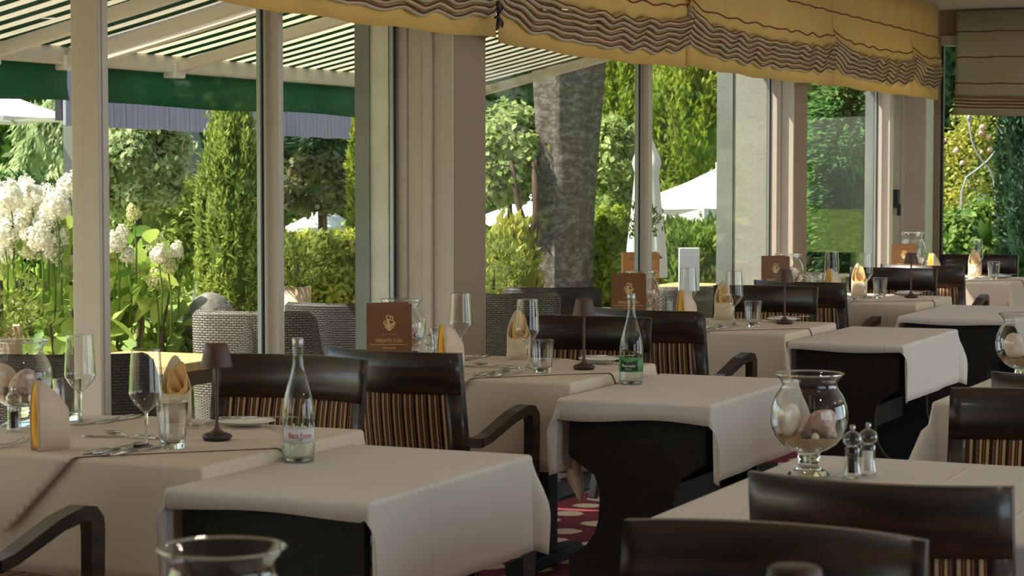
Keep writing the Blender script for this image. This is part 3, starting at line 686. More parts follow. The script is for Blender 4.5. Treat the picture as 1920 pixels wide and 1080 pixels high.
def nap_cone(label, loc, rz, s=1):
    """standing napkin seen from its open side: wrapped front and taller back point; open side faces -y"""
    t = thing('folded_napkin', label, 'napkin', loc, rz, 'folded napkins'); t.scale = (s, s, s)
    def wrap(rx, ry, hf, n=28, a0=0, a1=2 * PI):
        vs_, fs = [], []
        for k in range(n + 1):
            a = a0 + (a1 - a0) * k / n
            for j in range(5):
                f = j / 4; h = hf(a) * f; sq = 1 - .28 * f * f * max(0, math.sin(a)) ; vs_.append((rx * math.cos(a) * (1 - .55 * max(0, h / .2 - .5)), ry * math.sin(a) * sq, h))
        for k in range(n):
            for j in range(4): b_ = k * 5 + j; fs.append((b_, b_ + 5, b_ + 6, b_ + 1))
        return me('wrap', vs_, fs, True)
    back = lambda a: .085 + .113 * max(0, (1 + math.sin(a - .25)) / 2) ** 2.4
    o = obj('outer_fold', wrap(.047, .036, back), M['napkin'], t); md = o.modifiers.new('t', 'SOLIDIFY'); md.thickness = .003
    o = obj('inner_fold', wrap(.038, .026, lambda a: .088 + .092 * max(0, (1 + math.sin(a + .55)) / 2) ** 2.2), M['napinner'], t); md = o.modifiers.new('t', 'SOLIDIFY'); md.thickness = .003
    o = obj('lining', wrap(.026, .014, lambda a: .088 + .07 * max(0, (1 + math.sin(a - .9)) / 2) ** 2), M['napinner'], t); md = o.modifiers.new('t', 'SOLIDIFY'); md.thickness = .002
    vs_, fs = [], []; n = 12
    for k in range(n + 1):
        a = PI * 1.02 + (PI * .96) * k / n; f = k / n; vs_ += [(.0495 * math.cos(a), .0385 * math.sin(a), 0), (.0495 * math.cos(a), .0385 * math.sin(a), .018 + .085 * f)]
    for k in range(n): fs.append((2 * k, 2 * k + 2, 2 * k + 3, 2 * k + 1))
    o = obj('front_flap', me('front_flap', vs_, fs, True), M['napkin'], t); md = o.modifiers.new('t', 'SOLIDIFY'); md.thickness = .003
    return t
MI_B = lathem('body', [(0, .0), (.021, 0), (.0225, .004), (.021, .012), (.0185, .03), (.0175, .06), (.0185, .072), (.016, .075), (0, .076)], 24)
MI_H = lathem('head', [(.0, .077), (.012, .077), (.021, .083), (.0235, .092), (.021, .103), (.012, .111), (.005, .114), (0, .114)], 24)
MI_K = lathem('knob', [(0, .113), (.004, .114), (.0075, .12), (.0065, .127), (0, .13)], 16)
MI_F = lathem('filling', [(0, .012), (.0125, .012), (.012, .058), (0, .058)], 16)
MI_S = MI_F.copy()
def mill(loc, label, fill):
    t = thing('spice_mill', label, 'spice mill', loc, 0, 'clear salt and pepper mills'); obj('body', MI_B, M['glass'], t); obj('head', MI_H, M['glass'], t); obj('knob', MI_K, M['ball'], t); obj('filling', MI_F if fill == 'pepper' else MI_S, M[fill], t); return t
VA_B = lathem('bowl', [(.083, .249), (.080, .243), (.070, .232), (.0665, .222), (.070, .212), (.082, .195), (.092, .170), (.0955, .145), (.093, .120), (.083, .095), (.066, .075), (.045, .062), (.030, .056), (0, .055)], 40)
VA_S = lathem('stem', [(0, .056), (.030, .055), (.026, .048), (.0285, .043), (.024, .038), (.0265, .032), (.023, .026), (.027, .018), (.044, .008), (.053, .003), (.053, 0), (0, 0)], 32)
VA_R = lathem('rim', [(.0815, .2485), (.0835, .2505), (.0855, .2485), (.0835, .2465), (.0815, .2485)], 40)
VA_F = lathem('sand', [(0, .082), (.04, .08), (.066, .084), (.078, .094), (.070, .084), (.056, .072), (.03, .062), (0, .06)], 24)
def blob(name, r, seed, sub=2, amp=.25, sq=(1, 1, 1)):
    bm = bmesh.new(); bmesh.ops.create_icosphere(bm, subdivisions=sub, radius=1); q = random.Random(seed)
    k = [(Vector((q.uniform(-1, 1), q.uniform(-1, 1), q.uniform(-1, 1))), q.uniform(1.5, 4)) for _ in range(4)]
    for v in bm.verts:
        s = 1 + amp * sum(math.sin(kv.dot(v.co) * f + i) for i, (kv, f) in enumerate(k)) / 3; v.co = Vector((v.co.x * r * sq[0] * s, v.co.y * r * sq[1] * s, v.co.z * r * sq[2] * s))
    return fin(bm, name, True)
STN = [blob('stone', .034, 1, 3, .55), blob('stone', .027, 5, 3, .5, sq=(1.2, .8, .8)), blob('shell', .034, 9, 3, .5, sq=(1.1, .45, 1.45)), blob('pebble', .014, 12), blob('pebble', .012, 14)]
def goblet(loc, label, rz=0, sz=1.0, contents=True, where=''):
    t = thing('glass_goblet', label, 'glass vase', loc, rz, 'footed glass goblets'); t.scale = (1, 1, sz)
    obj('bowl', VA_B, M['vaseglass'], t); obj('stem', VA_S, M['solid'], t); obj('rim', VA_R, M['solid'], t)
    if contents:
        L0 = Vector(loc)
        def put(n, m, mt, p, lab, cat):
            o = obj(n, m, M[mt], None, L0 + Matrix.Rotation(rz, 3, 'Z') @ Vector(p), (random.uniform(0, 3), random.uniform(0, 3), random.uniform(0, 3)) if n != 'sand' else None); tag(o, lab + ' in ' + where, cat, 'decor inside the goblets')
        put('sand', VA_F, 'sand', (0, 0, .002), 'layer of beige sand', 'sand')
        put('decor_stone', STN[0], 'stone', (.036, -.018, .118), 'large pink stone', 'stone'); put('decor_shell', STN[2], 'shell', (-.045, -.005, .128), 'pale upright shell', 'shell')
        put('decor_stone', STN[1], 'stone', (.01, .045, .112), 'flat pink stone at the back', 'stone'); put('pebble', STN[3], 'pebble', (-.012, -.045, .104), 'small brown pebble', 'stone'); put('pebble', STN[4], 'shell', (.008, -.05, .096), 'small white pebble', 'stone')
    return t
# menu card
star = [(math.cos(PI / 2 + k * PI / 5) * (1 if k % 2 == 0 else .42), math.sin(PI / 2 + k * PI / 5) * (1 if k % 2 == 0 else .42)) for k in range(10)]
TXT_A = text_mesh('PARKHOTEL FLORA', .0205, sx=.56); TXT_A1 = None
TXT_B = text_mesh('FAMILIE HEGER', .010, sx=.75)
def star_row():
    bm = bmesh.new()
    for k in range(5): prism(bm, [(a * .0028 + (k - 2) * .011, b_ * .0028) for a, b_ in star], 0, .0005, 'z')
    return fin(bm, 'stars')
STARS = star_row()
def emblem():
    bm = bmesh.new()
    def arc(cx, cy, r, a0, a1, w_=.0014, n=10):
        tube(bm, [(cx + r * math.cos(R(a0 + (a1 - a0) * k / n)), cy + r * math.sin(R(a0 + (a1 - a0) * k / n)), .0004) for k in range(n + 1)], w_, 6, .4)
    arc(-.002, .020, .006, -30, 250); arc(.007, .019, .004, 180, -60); arc(0, .008, .007, 60, 300); arc(.007, .007, .006, -120, 120); arc(-.010, .006, .005, 90, 330); arc(.013, .004, .004, -180, 60)
    arc(0, -.008, .0075, 0, 350); arc(0, -.008, .0035, 0, 350); arc(-.007, -.004, .004, 120, 400); arc(.008, -.005, .004, -90, 160); tube(bm, [(-.003, .015, .0004), (0, .0, .0004), (.001, -.014, .0004)], .0024, 6, .3)
    bmesh.ops.scale(bm, vec=(1.35, 1.35, 1), verts=bm.verts[:]); return fin(bm, 'emblem')
EMB = emblem()
def menu(loc, rz, label):
    """folded card standing; front face looks along local -y"""
    t = thing('menu_card', label, 'menu card', loc, rz, 'standing menu cards'); W_, H_ = .172, .245
    obj('front_cover', boxm('front_cover', -W_ / 2, W_ / 2, -.0015, .0015, 0, H_, bev=.0006), M['menu'], t)
    b = obj('back_cover', boxm('back_cover', 0, W_, -.0015, .0015, 0, H_ + .003, bev=.0006), M['menu'], t, (-W_ / 2, .002, 0), (0, 0, R(24)))
    obj('inner_page', boxm('inner_page', 0, W_ - .006, -.001, .001, .003, H_ - .003), M['paper'], t, (-W_ / 2, .002, 0), (0, 0, R(12)))
    for n, m, z in (('emblem', EMB, .165), ('star_row', STARS, .128), ('hotel_name', TXT_A, .104), ('family_name', TXT_B, .076)):
        obj(n, m, M['gold'], t, (0, -.0018, z), (R(90), 0, 0))
    obj('rule_line', boxm('rule_line', -.072, .072, -.0022, -.0014, .0885, .0903), M['gold'], t)
    return t
# bottles
BT = lathem('glass', [(.0145, .318), (.0145, .30), (.0135, .285), (.0145, .262), (.020, .235), (.030, .200), (.0395, .165), (.0435, .138), (.0445, .115), (.0445, .010), (.041, .003), (.02, .001), (0, .006)], 32)
BC = lathem('cap', [(0, .333), (.0135, .333), (.0152, .331), (.0152, .309), (.0145, .308)], 24)
BB = lathem('glass_base', [(0, .012), (.038, .010), (.042, .006), (.040, .001), (0, .004)], 32)
def arc_label(r, a0, a1, z0, z1, th=.0004, n=20):
    bm = bmesh.new(); A = []
    for k in range(n + 1):
        a = a0 + (a1 - a0) * k / n; A.append([bm.verts.new((rr_ * math.cos(a), rr_ * math.sin(a), zz)) for rr_, zz in ((r, z0), (r, z1), (r + th, z1), (r + th, z0))])
    for p, q in zip(A, A[1:]):
        for k in range(4): bm.faces.new((p[k], q[k], q[(k + 1) % 4], p[(k + 1) % 4]))
    bm.faces.new(A[0][::-1]); bm.faces.new(A[-1]); return fin(bm, 'label', True)
def bend_text(s, size, r, z, sx=1):
    m = text_mesh(s, size, .0002, sx=sx); bm = bmesh.new(); bm.from_mesh(m); bmesh.ops.subdivide_edges(bm, edges=[e_ for e_ in bm.edges if e_.calc_length() > .006], cuts=2); 
    for v in bm.verts: a = -PI / 2 + v.co.x / r; rr_ = r + .0003 + v.co.z; v.co = (rr_ * math.cos(a), rr_ * math.sin(a), z + v.co.y)
    bm.to_mesh(m); bm.free(); return m
def bottle(loc, rz, label, kind):
    t = thing('water_bottle', label, 'bottle', loc, rz); obj('glass', BT, M['bottle'], t); obj('cap', BC, M['cap'], t); obj('glass_base', BB, M['solid'], t)
    obj('water', lathem('water', [(0, .118), (.0425, .118), (.0425, .010), (0, .010)], 28), M['water'], t)
    a = -PI / 2
    if kind == 'red':
        l = obj('label', arc_label(.0447, a - 1.15, a + 1.15, .052, .092), M['whitelabel'], t)
        for k in range(14):  # jagged tree tops printed along the label's upper edge
            aa = -1.1 + 2.2 * k / 13; obj('label_point', arc_label(.0448, a + aa - .05, a + aa + .05, .09, .094 + .006 * ((k * 5) % 3), n=2), M['whitelabel'], l)
        obj('lettering', bend_text('Black Forest', .019, .0453, .073, .72), M['red'], l); obj('lettering', bend_text('still', .006, .0453, .0625), M['darkgreen'], l)
        obj('rule', arc_label(.0452, a - .75, a + .75, .0655, .0662), M['greycol'], l)
    else:
        l = obj('label', arc_label(.0447, a - 1.5, a + 1.5, .046, .100), M['greenlabel'], t)
        bm = bmesh.new(); n = 24; lo, hi = [], []
        for k in range(n + 1):
            f = -1 + 2 * k / n; aa = a + f * .78; z0, z1 = .049 + .004 * (1 - f * f), .092 - .012 * (1 - abs(f)) ** 1.2; rr_ = .0453
            lo.append(bm.verts.new((rr_ * math.cos(aa), rr_ * math.sin(aa), z0))); hi.append(bm.verts.new((rr_ * math.cos(aa), rr_ * math.sin(aa), z1)))
        for k in range(n): bm.faces.new((lo[k], lo[k + 1], hi[k + 1], hi[k]))
        o = obj('banner', fin(bm, 'banner', True), M['darkgreen'], l); md = o.modifiers.new('t', 'SOLIDIFY'); md.thickness = .0003
        obj('lettering', bend_text('Peterstaler', .0155, .0457, .069, .78), M['whiteprint'], l); obj('lettering', bend_text('FEINPERLIG', .005, .0457, .0575), M['whiteprint'], l)
    return t

# ------------------------------------------------------------------ lay the tables
ZC_ = TZ + .006
toC = lambda x, y: math.atan2(y, x)
spec = [   # near glass, near tumbler, far glass, far tumbler, near napkin, far napkin, lamp, plate
 dict(ng=(-3.284, 4.877), nt=(-3.216, 4.90), fg=(-3.765, 5.25), ft=(-3.87, 5.33), nn=(-3.47, 4.735), fn=(-3.545, 5.42), lamp=(-3.198, 5.095), pl=(-3.30, 5.42)),
 dict(ng=(-3.30, 7.45), nt=(-3.179, 7.315), fg=(-3.70, 7.70), ft=(-3.80, 7.72), nn=(-3.46, 7.17), fn=(-3.504, 7.823), lamp=(-3.097, 7.519), pl=(-3.16, 7.83)),
 dict(ng=(-3.338, 10.02), nt=(-3.227, 9.98), fg=(-3.66, 10.26), ft=(-3.75, 10.3), nn=(-3.46, 9.76), fn=(-3.523, 10.41), lamp=(-3.146, 10.23), pl=(-3.2, 10.38)),
 dict(ng=(-3.373, 12.586), nt=(-3.278, 12.569), fg=(-3.64, 12.80), ft=(-3.75, 12.85), nn=(-3.46, 12.30), fn=(-3.468, 12.80), lamp=(-3.124, 12.699), pl=(-3.2, 12.95)),
 dict(ng=(-3.305, 15.35), nt=(-3.15, 15.189), fg=(-3.72, 15.3), ft=(-3.8, 15.4), nn=(-3.5, 15.0), fn=(-3.372, 15.60), lamp=None, pl=(-3.15, 15.4)),
]
def put_cut(kind, x, y, rz, label, z=0):
    o = obj('table_' + kind, CU[kind], M['steel'], None, (x, y, ZC_ + z), (0, 0, rz)); return tag(o, label, kind, 'table cutlery')
for i, s in enumerate(spec):
    W_ = '%s window table' % ORD[i]; y0, y1 = TY[i]; cy = (y0 + y1) / 2
    wine_glass((*s['ng'], ZC_), 'empty wine glass at the near place of the ' + W_); wine_glass((*s['fg'], ZC_), 'empty wine glass toward the panes at the far place of the ' + W_)
    tumbler((*s['nt'], ZC_), 'clear water tumbler at the near place of the ' + W_); tumbler((*s['ft'], ZC_), 'clear water tumbler at the far place of the ' + W_)
    nap_house('peaked cream napkin with yellow slit, near place of the ' + W_, (s['nn'][0] - .02, s['nn'][1], ZC_), R(58)); nap_cone('cream cone-folded napkin with open front, far place of the ' + W_, (*s['fn'], ZC_), R(15))
    if s['lamp']: table_lamp((*s['lamp'], ZC_), 'slim dark brown cordless lamp on the ' + W_)
    px_, py_ = s['pl']; o = obj('bread_plate', PLATE, M['china'], None, (px_, py_, ZC_)); tag(o, 'white bread plate at the far place of the ' + W_, 'plate', 'white bread plates')
    put_cut('knife', px_ - .05, py_ - .07, R(-52), 'steel knife lying across the bread plate on the ' + W_, .022)
    gx, gy_ = s['ng']; hx, hy = gx - .06, y0 + .02
    for k in range(2): put_cut('knife', hx + .028 * k, hy - .01 * (k == 0), R(-3), 'steel knife %s the napkin at the near place of the ' % ('nearer', 'farther from')[k] + W_)
    put_cut('spoon', hx + .058, hy, R(3), 'steel spoon beside the near knives on the ' + W_)
    if i < 4: put_cut('knife', hx + .086, hy - .005, R(-4), 'small outer steel knife at the near place of the ' + W_)
    for k in range(2): put_cut('fork', s['nn'][0] - .16 - .03 * k, y0 + .03, R(2), 'steel fork %s the napkin at the near place of the ' % ('nearer', 'farther from')[k] + W_)
    put_cut('fork', s['nn'][0] - .10, cy - .1, R(-72), 'dessert fork above the near napkin on the ' + W_); put_cut('spoon', s['nn'][0] + .13, cy - .06, R(80), 'dessert spoon above the near napkin on the ' + W_)
    for k in range(2): put_cut('knife', s['fn'][0] - .16 - .03 * k, y1 - .03, R(178), 'steel knife %s the napkin at the far place of the ' % ('nearer', 'farther from')[k] + W_)
    for k in range(2): put_cut('fork', s['fn'][0] + .11 + .035 * k, y1 - .03, R(181), 'steel fork %s the napkin at the far place of the ' % ('nearer', 'farther from')[k] + W_)
    mx_ = (-3.83, 5.02), (-3.74, 7.38), (-3.80, 10.0), (-3.80, 12.6), (-3.6, 15.1)
    x_, y_ = mx_[i]; mill((x_, y_, ZC_), 'clear pepper mill with dark corns on the ' + W_, 'pepper'); mill((x_ + .03, y_ + .065, ZC_), 'clear salt mill beside the pepper on the ' + W_, 'salt')
goblet((-3.915, 5.16, ZC_), 'clear footed goblet cut by the left picture edge on first window table', 0, where='the goblet at the left picture edge')
goblet((-3.86, 7.50, ZC_), 'clear footed goblet behind the menu on the second window table', .5, where='the goblet on the second window table')
goblet((-3.88, 10.17, ZC_), 'clear footed goblet behind the menu on the third window table', 1, where='the goblet on the third window table')
goblet((-3.89, 12.72, ZC_), 'clear footed goblet behind the pale menu on the fourth window table', 2, where='the goblet on the fourth window table')
goblet((-3.72, 15.15, ZC_), 'tall clear goblet behind the menu on the fifth window table', 2, 1.3, where='the goblet on the fifth window table')
ang = lambda x, y: math.atan2(y, x) - PI / 2       # so that local -y looks at the camera
for (x, y, da, lab) in ((-3.80, 7.28, 0, 'brown menu card standing behind the chair on the second window table'), (-3.86, 9.95, -6, 'brown menu card partly behind the green-labelled bottle, third window table'),
                        (-3.89, 12.46, 12, 'sunlit pale brown menu card on the fourth window table'), (-3.73, 14.95, -4, 'brown menu card on the fifth window table, beside the lamp shade')):
    menu((x, y, ZC_), ang(x, y) + R(da), lab)
EZ_ = EZ + .004
bottle((-2.907, 5.04, EZ_), ang(-2.9, 5.05) + R(8), 'clear water bottle with red lettering on white label', 'red')
bottle((-2.868, 7.42, EZ_), ang(-2.87, 7.42) - R(12), 'clear water bottle with green label and dark banner', 'green')
goblet((-1.507, 5.11, ZC_), 'clear footed goblet with stones beside two grinders on inner table', 0.4, where='the goblet beside the two grinders')
mill((-1.395, 5.10, ZC_), 'clear pepper mill with dark corns beside the stone goblet', 'pepper'); mill((-1.372, 5.16, ZC_), 'clear salt mill behind the pepper mill on inner table', 'salt')
goblet((-1.475, 7.62, ZC_), 'clear footed goblet cut by the right picture edge', 1.0, where='the goblet at the right picture edge')
goblet((-1.50, 2.40, ZC_), 'blurred foreground glass goblet at the bottom edge', 0.2, where='the foreground goblet')
table_lamp((-.745, 2.47, ZC_), 'blurred foreground lamp, only its brown shade top in view')

# ------------------------------------------------------------------ roman blinds
def blind(label, origin, rz, Lb, seed, zhem=2.05, ztop=2.76, mt='blind', sag=.03, lines_z=(2.355, 2.52), wave=.018, hem=.065, nple=6, stack=.165, gath=1):
    q = random.Random(seed); t = thing('roman_blind', label, 'blind', (origin[0], origin[1], 0), rz, 'striped roman blinds'); p1, p2 = q.uniform(0, 6), q.uniform(0, 6)
    n = max(24, int(Lb / .03))
    def dz(s, k=0): return -sag * (math.sin(PI * s) ** .8) + wave * (abs(((s * Lb / .30 + p1) % 1) - .5) * 2 - .5) + .3 * wave * math.sin(s * Lb * 17 + p2 + k * .6) + gath * (.075 * math.exp(-s * Lb / .13) + .03 * math.exp(-(1 - s) * Lb / .12))
    zs0 = zhem + hem + stack + .01
    def xo(s, z):   # billow of the flat part
        f = max(0, 1 - (z - zs0) / .16); return .012 + .045 * f ** 1.5 * (.7 + .3 * math.sin(s * Lb * 12 + p2)) + .004 * math.sin(s * Lb * 15 + p1)
    vs_, fs = [], []; zz = [ztop, zs0 + .34, zs0 + .22, zs0 + .15, zs0 + .10, zs0 + .06, zs0 + .03, zs0]
    for i in range(n + 1):
        s = i / n
        for j, z in enumerate(zz): w_ = max(0, min(1, (zs0 + .2 - z) / .2)); vs_.append((xo(s, z) * (1 if j < len(zz) - 1 else .6), s * Lb, z + w_ * dz(s)))
    m_ = len(zz)
    for i in range(n):
        for j in range(m_ - 1): a = i * m_ + j; fs.append((a, a + 1, a + m_ + 1, a + m_))
    pn = obj('panel', me('panel', vs_, fs, True), M[mt], t); md = pn.modifiers.new('t', 'SOLIDIFY'); md.thickness = .0015
    for lz in lines_z:
        bm = bmesh.new(); prev = None
        for i in range(n + 1):
            s = i / n; w_ = max(0, min(1, (zs0 + .2 - lz) / .2)); z = lz + w_ * dz(s) + .003 * math.sin(s * Lb * 23); x = xo(s, lz) + .003
            r_ = [bm.verts.new((x + a, s * Lb, z + b_)) for a, b_ in ((-.0035, -.004), (.001, -.004), (.001, .004), (-.0035, .004))]
            if prev:
                for k in range(4): bm.faces.new((prev[k], r_[k], r_[(k + 1) % 4], prev[(k + 1) % 4]))
            prev = r_
        obj('stripe', fin(bm, 'stripe'), M['blindline'], pn)
    for k in range(nple):
        zk = zs0 - stack * (k + .3) / nple; dp = .075 - .006 * k; vs_, fs = [], []; ln = []
        for i in range(n + 1):
            s = i / n; d = dz(s, k * .5) ; o_ = dp * (.85 + .15 * math.sin(s * Lb * 10 + k + p2)) * (.75 + .25 * min(1, 12 * min(s, 1 - s)))
            pr = [(.01, zk + .012), (o_ * .7, zk + .008), (o_, zk - .004), (o_ + .003, zk - .010), (o_ * .8, zk - .018), (.012, zk - .010)]
            vs_ += [(x, s * Lb, z + d) for x, z in pr]; ln.append(Vector((o_ + .001, s * Lb, zk - .002 + d)))
        for i in range(n):
            for j in range(6): a = i * 6 + j; b_ = i * 6 + (j + 1) % 6; fs.append((a, b_, b_ + 6, a + 6))
        fs += [tuple(range(5, -1, -1)), tuple(range(n * 6, n * 6 + 6))]
        po = obj('pleat', me('pleat', vs_, fs, True), M['pleat'] if k % 2 == 0 else M['taupe'], t)
        obj('stripe', tubem('stripe', ln, .0038, 5), M['blindline'], po)
    vs_, fs = [], []
    for i in range(n + 1):
        s = i / n; x = .016 + .006 * math.sin(s * Lb * 14 + p1); vs_ += [(x, s * Lb, zhem + .004 * math.sin(s * Lb * 9 + p2) - .4 * sag * math.sin(PI * s)), (x, s * Lb, zhem + hem + .10)]
    for i in range(n): a = 2 * i; fs.append((a, a + 2, a + 3, a + 1))
    o = obj('hem', me('hem', vs_, fs, True), M[mt], t); md = o.modifiers.new('t', 'SOLIDIFY'); md.thickness = .0018
    return t
XB = -3.82
by = lambda u: atx(u, 100, XB).y
blind('gold striped roman blind, only its hem in view at the top left', (XB, by(305) - 2.4), 0, 2.4, 1, sag=.0, zhem=2.035)
blind('gold striped roman blind above the first window bay, left of the bow', (XB, by(312)), 0, by(922) - by(312), 2, zhem=2.06)
blind('gold striped roman blind above the tree trunk', (XB, by(926)), 0, by(1284) - by(926), 3, zhem=2.045, sag=.04)
blind('gold striped roman blind above the closed parasol pane', (XB + .004, by(1279)), 0, by(1556) - by(1279), 4, sag=.025)
blind('gold striped roman blind above the last side window', (XB, by(1557)), 0, by(1706) - by(1557), 5, zhem=2.055, sag=.02)
blind('narrow gold striped roman blind at the corner of the glazing', (XB, by(1707)), 0, by(1757) - by(1707), 6, zhem=2.055, sag=.01)
XE = aty(1793, 200, YE - .1).x
blind('sheer cream striped roman blind on the end window', (XE, YE - .12), R(-90), 1.5, 7, zhem=1.95, mt='blindpale', sag=.02, lines_z=(2.20, 2.40, 2.60), wave=.002, gath=0, hem=.04, nple=4, stack=.10)
bw = thing('cord_bow', 'small dark cord bow where two blinds meet above the pillar', 'cord'); 
pb = atx(934, 28, XB + .08); bw.location = pb
for k, (a, l) in enumerate(((60, .05), (110, .06), (200, .05), (300, .06), (250, .07))):
    obj('loop', tubem('loop', [(0, 0, 0), (.01, l * .6 * math.cos(R(a)), l * .6 * math.sin(R(a))), (.004, l * math.cos(R(a)), l * math.sin(R(a)))], [.006, .012, .003], 6, .5), M['lampdark'], bw)

# ------------------------------------------------------------------ terrace and garden ground
struct('terrace_ground', boxm('terrace_ground', -9, GX - .1, -2, 20, -.16, -.04), M['paving'])
struct('lawn_ground', me('lawn_ground', [(-120, -60, -.5), (60, -60, -.5), (60, 120, -.5), (-120, 120, -.5)], [(0, 1, 2, 3)]), M['lawn'])

# ------------------------------------------------------------------ awning
AX, AZ0, AZ1 = -5.7, 2.045, 2.375
def awning(y0, y1, label, arms, vlabel=None):
    t = thing('awning', label, 'awning', (AX, y0, 0), 0, 'striped awnings over the terrace'); Lw = y1 - y0; D = -4.32 - AX; n = 20
    bm = bmesh.new(); top = []
    for i in range(9):
        f = i / 8; top.append((f * D, AZ0 + (AZ1 - AZ0) * f - .012 * math.sin(PI * f)))
    rows = [[bm.verts.new((x, y, z + .0015)) for x, z in top] + [] for y in (0, Lw)]
    for i in range(8): bm.faces.new((rows[0][i], rows[1][i], rows[1][i + 1], rows[0][i + 1]))
    o = obj('fabric', fin(bm, 'fabric', True), M['awning'], t); md = o.modifiers.new('t', 'SOLIDIFY'); md.thickness = .001
    obj('front_bar', boxm('front_bar', -.05, .03, 0, Lw, AZ0 - .075, AZ0 + .005, bev=.012), M['alu'], t)
    vs_, fs = [], []; n = int(Lw / .06)
    for i in range(n + 1):
        y = Lw * i / n; vs_ += [(-.02 + .004 * math.sin(y * 6), y, AZ0 - .07), (-.02 + .010 * math.sin(y * 5 + 1), y, AZ0 - .17), (-.02 + .014 * math.sin(y * 5.5 + 2), y, AZ0 - .235 + .006 * math.sin(y * 4))]
    for i in range(n):
        for j in range(2): a = 3 * i + j; fs.append((a, a + 3, a + 4, a + 1))
    o = obj('valance', me('valance', vs_, fs, True), M['greendark'], t); md = o.modifiers.new('t', 'SOLIDIFY'); md.thickness = .001
    for (ya, yb) in arms:
        bm = bmesh.new(); sweep_rect(bm, [(.0, ya - y0, AZ0 - .055), (D, yb - y0, AZ1 - .06)], .055, .05, (0, 1, 0)); obj('arm', fin(bm, 'arm'), M['alu'], t)
        obj('arm_joint', boxm('arm_joint', -.04, .04, ya - y0 - .05, ya - y0 + .05, AZ0 - .10, AZ0 - .03, bev=.01), M['china'], t)
    return t
awning(1.2, 7.90, 'green and white striped awning over the terrace, left one', [(4.3, 4.3), (7.32, 7.34), (7.86, 7.86)])
awning(7.95, 12.15, 'green and white striped awning over the terrace, right one by the tree', [(8.0, 8.0), (8.72, 8.74), (12.08, 12.08)])

# ------------------------------------------------------------------ plants
def leaves(name, C, Dv, Nv, Ls, Ws, tint, fold=.15, bend=.0):
    """one quad pair per leaf: centres, length directions, normals"""
    n = len(C); Dv = Dv / np.linalg.norm(Dv, axis=1, keepdims=True); Wv = np.cross(Dv, Nv); Wv /= (np.linalg.norm(Wv, axis=1, keepdims=True) + 1e-9); Nn = np.cross(Wv, Dv)
    Ls = Ls[:, None]; Ws = Ws[:, None]
    a = C - Dv * Ls * .5; b_ = C + Wv * Ws * .5 + Nn * Ws * fold; c = C + Dv * Ls * .5 - Nn * Ls * bend; d = C - Wv * Ws * .5 + Nn * Ws * fold
    V = np.stack([a, b_, c, d], 1).reshape(-1, 3).astype(np.float32)
    m = bpy.data.meshes.new(name); m.vertices.add(4 * n); m.vertices.foreach_set('co', V.ravel()); m.loops.add(4 * n); m.loops.foreach_set('vertex_index', np.arange(4 * n, dtype=np.int32))
    m.polygons.add(n); m.polygons.foreach_set('loop_start', np.arange(0, 4 * n, 4, dtype=np.int32)); m.polygons.foreach_set('loop_total', np.full(n, 4, dtype=np.int32))
    at_ = m.attributes.new('tint', 'FLOAT', 'POINT'); at_.data.foreach_set('value', np.repeat(tint, 4).astype(np.float32)); m.update(); m.validate(); return m
def unit(n, g):
    v = g.normal(size=(n, 3)); return v / np.linalg.norm(v, axis=1, keepdims=True)
def cloud(radii, n, Ls, Ws, seed, style='round', clumps=60, spread=.16, shape=None):
    g = np.random.default_rng(seed); rad = np.array(radii); R_ = float(rad.mean())
    U = unit(clumps, g); cr = g.uniform(.72, 1.0, (clumps, 1)); cc = U * cr
    if shape == 'cone': cc[:, :2] *= np.clip((1.05 - (cc[:, 2:3] + 1) / 2), .08, 1) * 1.25
    if shape == 'column': cc = np.concatenate([unit(clumps, g)[:, :2] * g.uniform(.7, 1, (clumps, 1)), g.uniform(-1, 1, (clumps, 1))], 1); cc[:, :2] *= np.clip(1.12 - np.clip(cc[:, 2:3], 0, 1) ** 2, .15, 1); cc[:, :2] /= np.maximum(np.linalg.norm(cc[:, :2], axis=1, keepdims=True), 1e-6) / np.clip(1.1 - np.clip(cc[:, 2:3], 0, 1) ** 2.2, .15, 1) * 1.0
    if shape == 'box':
        cc = g.uniform(-1, 1, (clumps, 3)); ax = g.integers(0, 3, clumps); sg = g.choice([-1, 1], clumps); sg[ax == 2] = 1; cc[np.arange(clumps), ax] = sg * g.uniform(.85, 1, clumps)
    k = g.integers(0, clumps, n); loc = g.normal(size=(n, 3)) * spread
    P = (cc[k] + loc) * rad; nrm = cc[k] * np.array([1, 1, 1]) + loc * 2.0; nrm /= np.linalg.norm(nrm, axis=1, keepdims=True) + 1e-9
    rnd = unit(n, g)
    if style == 'round': D_ = rnd + np.array([0, 0, -.25]) + nrm * .3; Nm = nrm + rnd[::-1] * .7 + np.array([0, 0, .5])
    elif style == 'droop': D_ = nrm * np.array([.7, .7, 0]) + np.array([0, 0, -.75]) + rnd * .35; Nm = nrm + rnd[::-1] * .5
    elif style == 'spray': D_ = nrm * np.array([1, 1, .15]) + np.array([0, 0, -.12]) + rnd * .3; Nm = np.array([0, 0, 1.0]) + rnd[::-1] * .35
    elif style == 'up': D_ = np.array([0, 0, .7]) + nrm * .5 + rnd * .75; Nm = nrm + rnd[::-1] * .8
    ct = g.uniform(0, 1, clumps); tint = np.clip(.55 * ct[k] + .45 * g.uniform(0, 1, n), 0, 1)
    return P, D_, Nm, g.uniform(.7, 1.25, n) * Ls, g.uniform(.75, 1.2, n) * Ws, tint
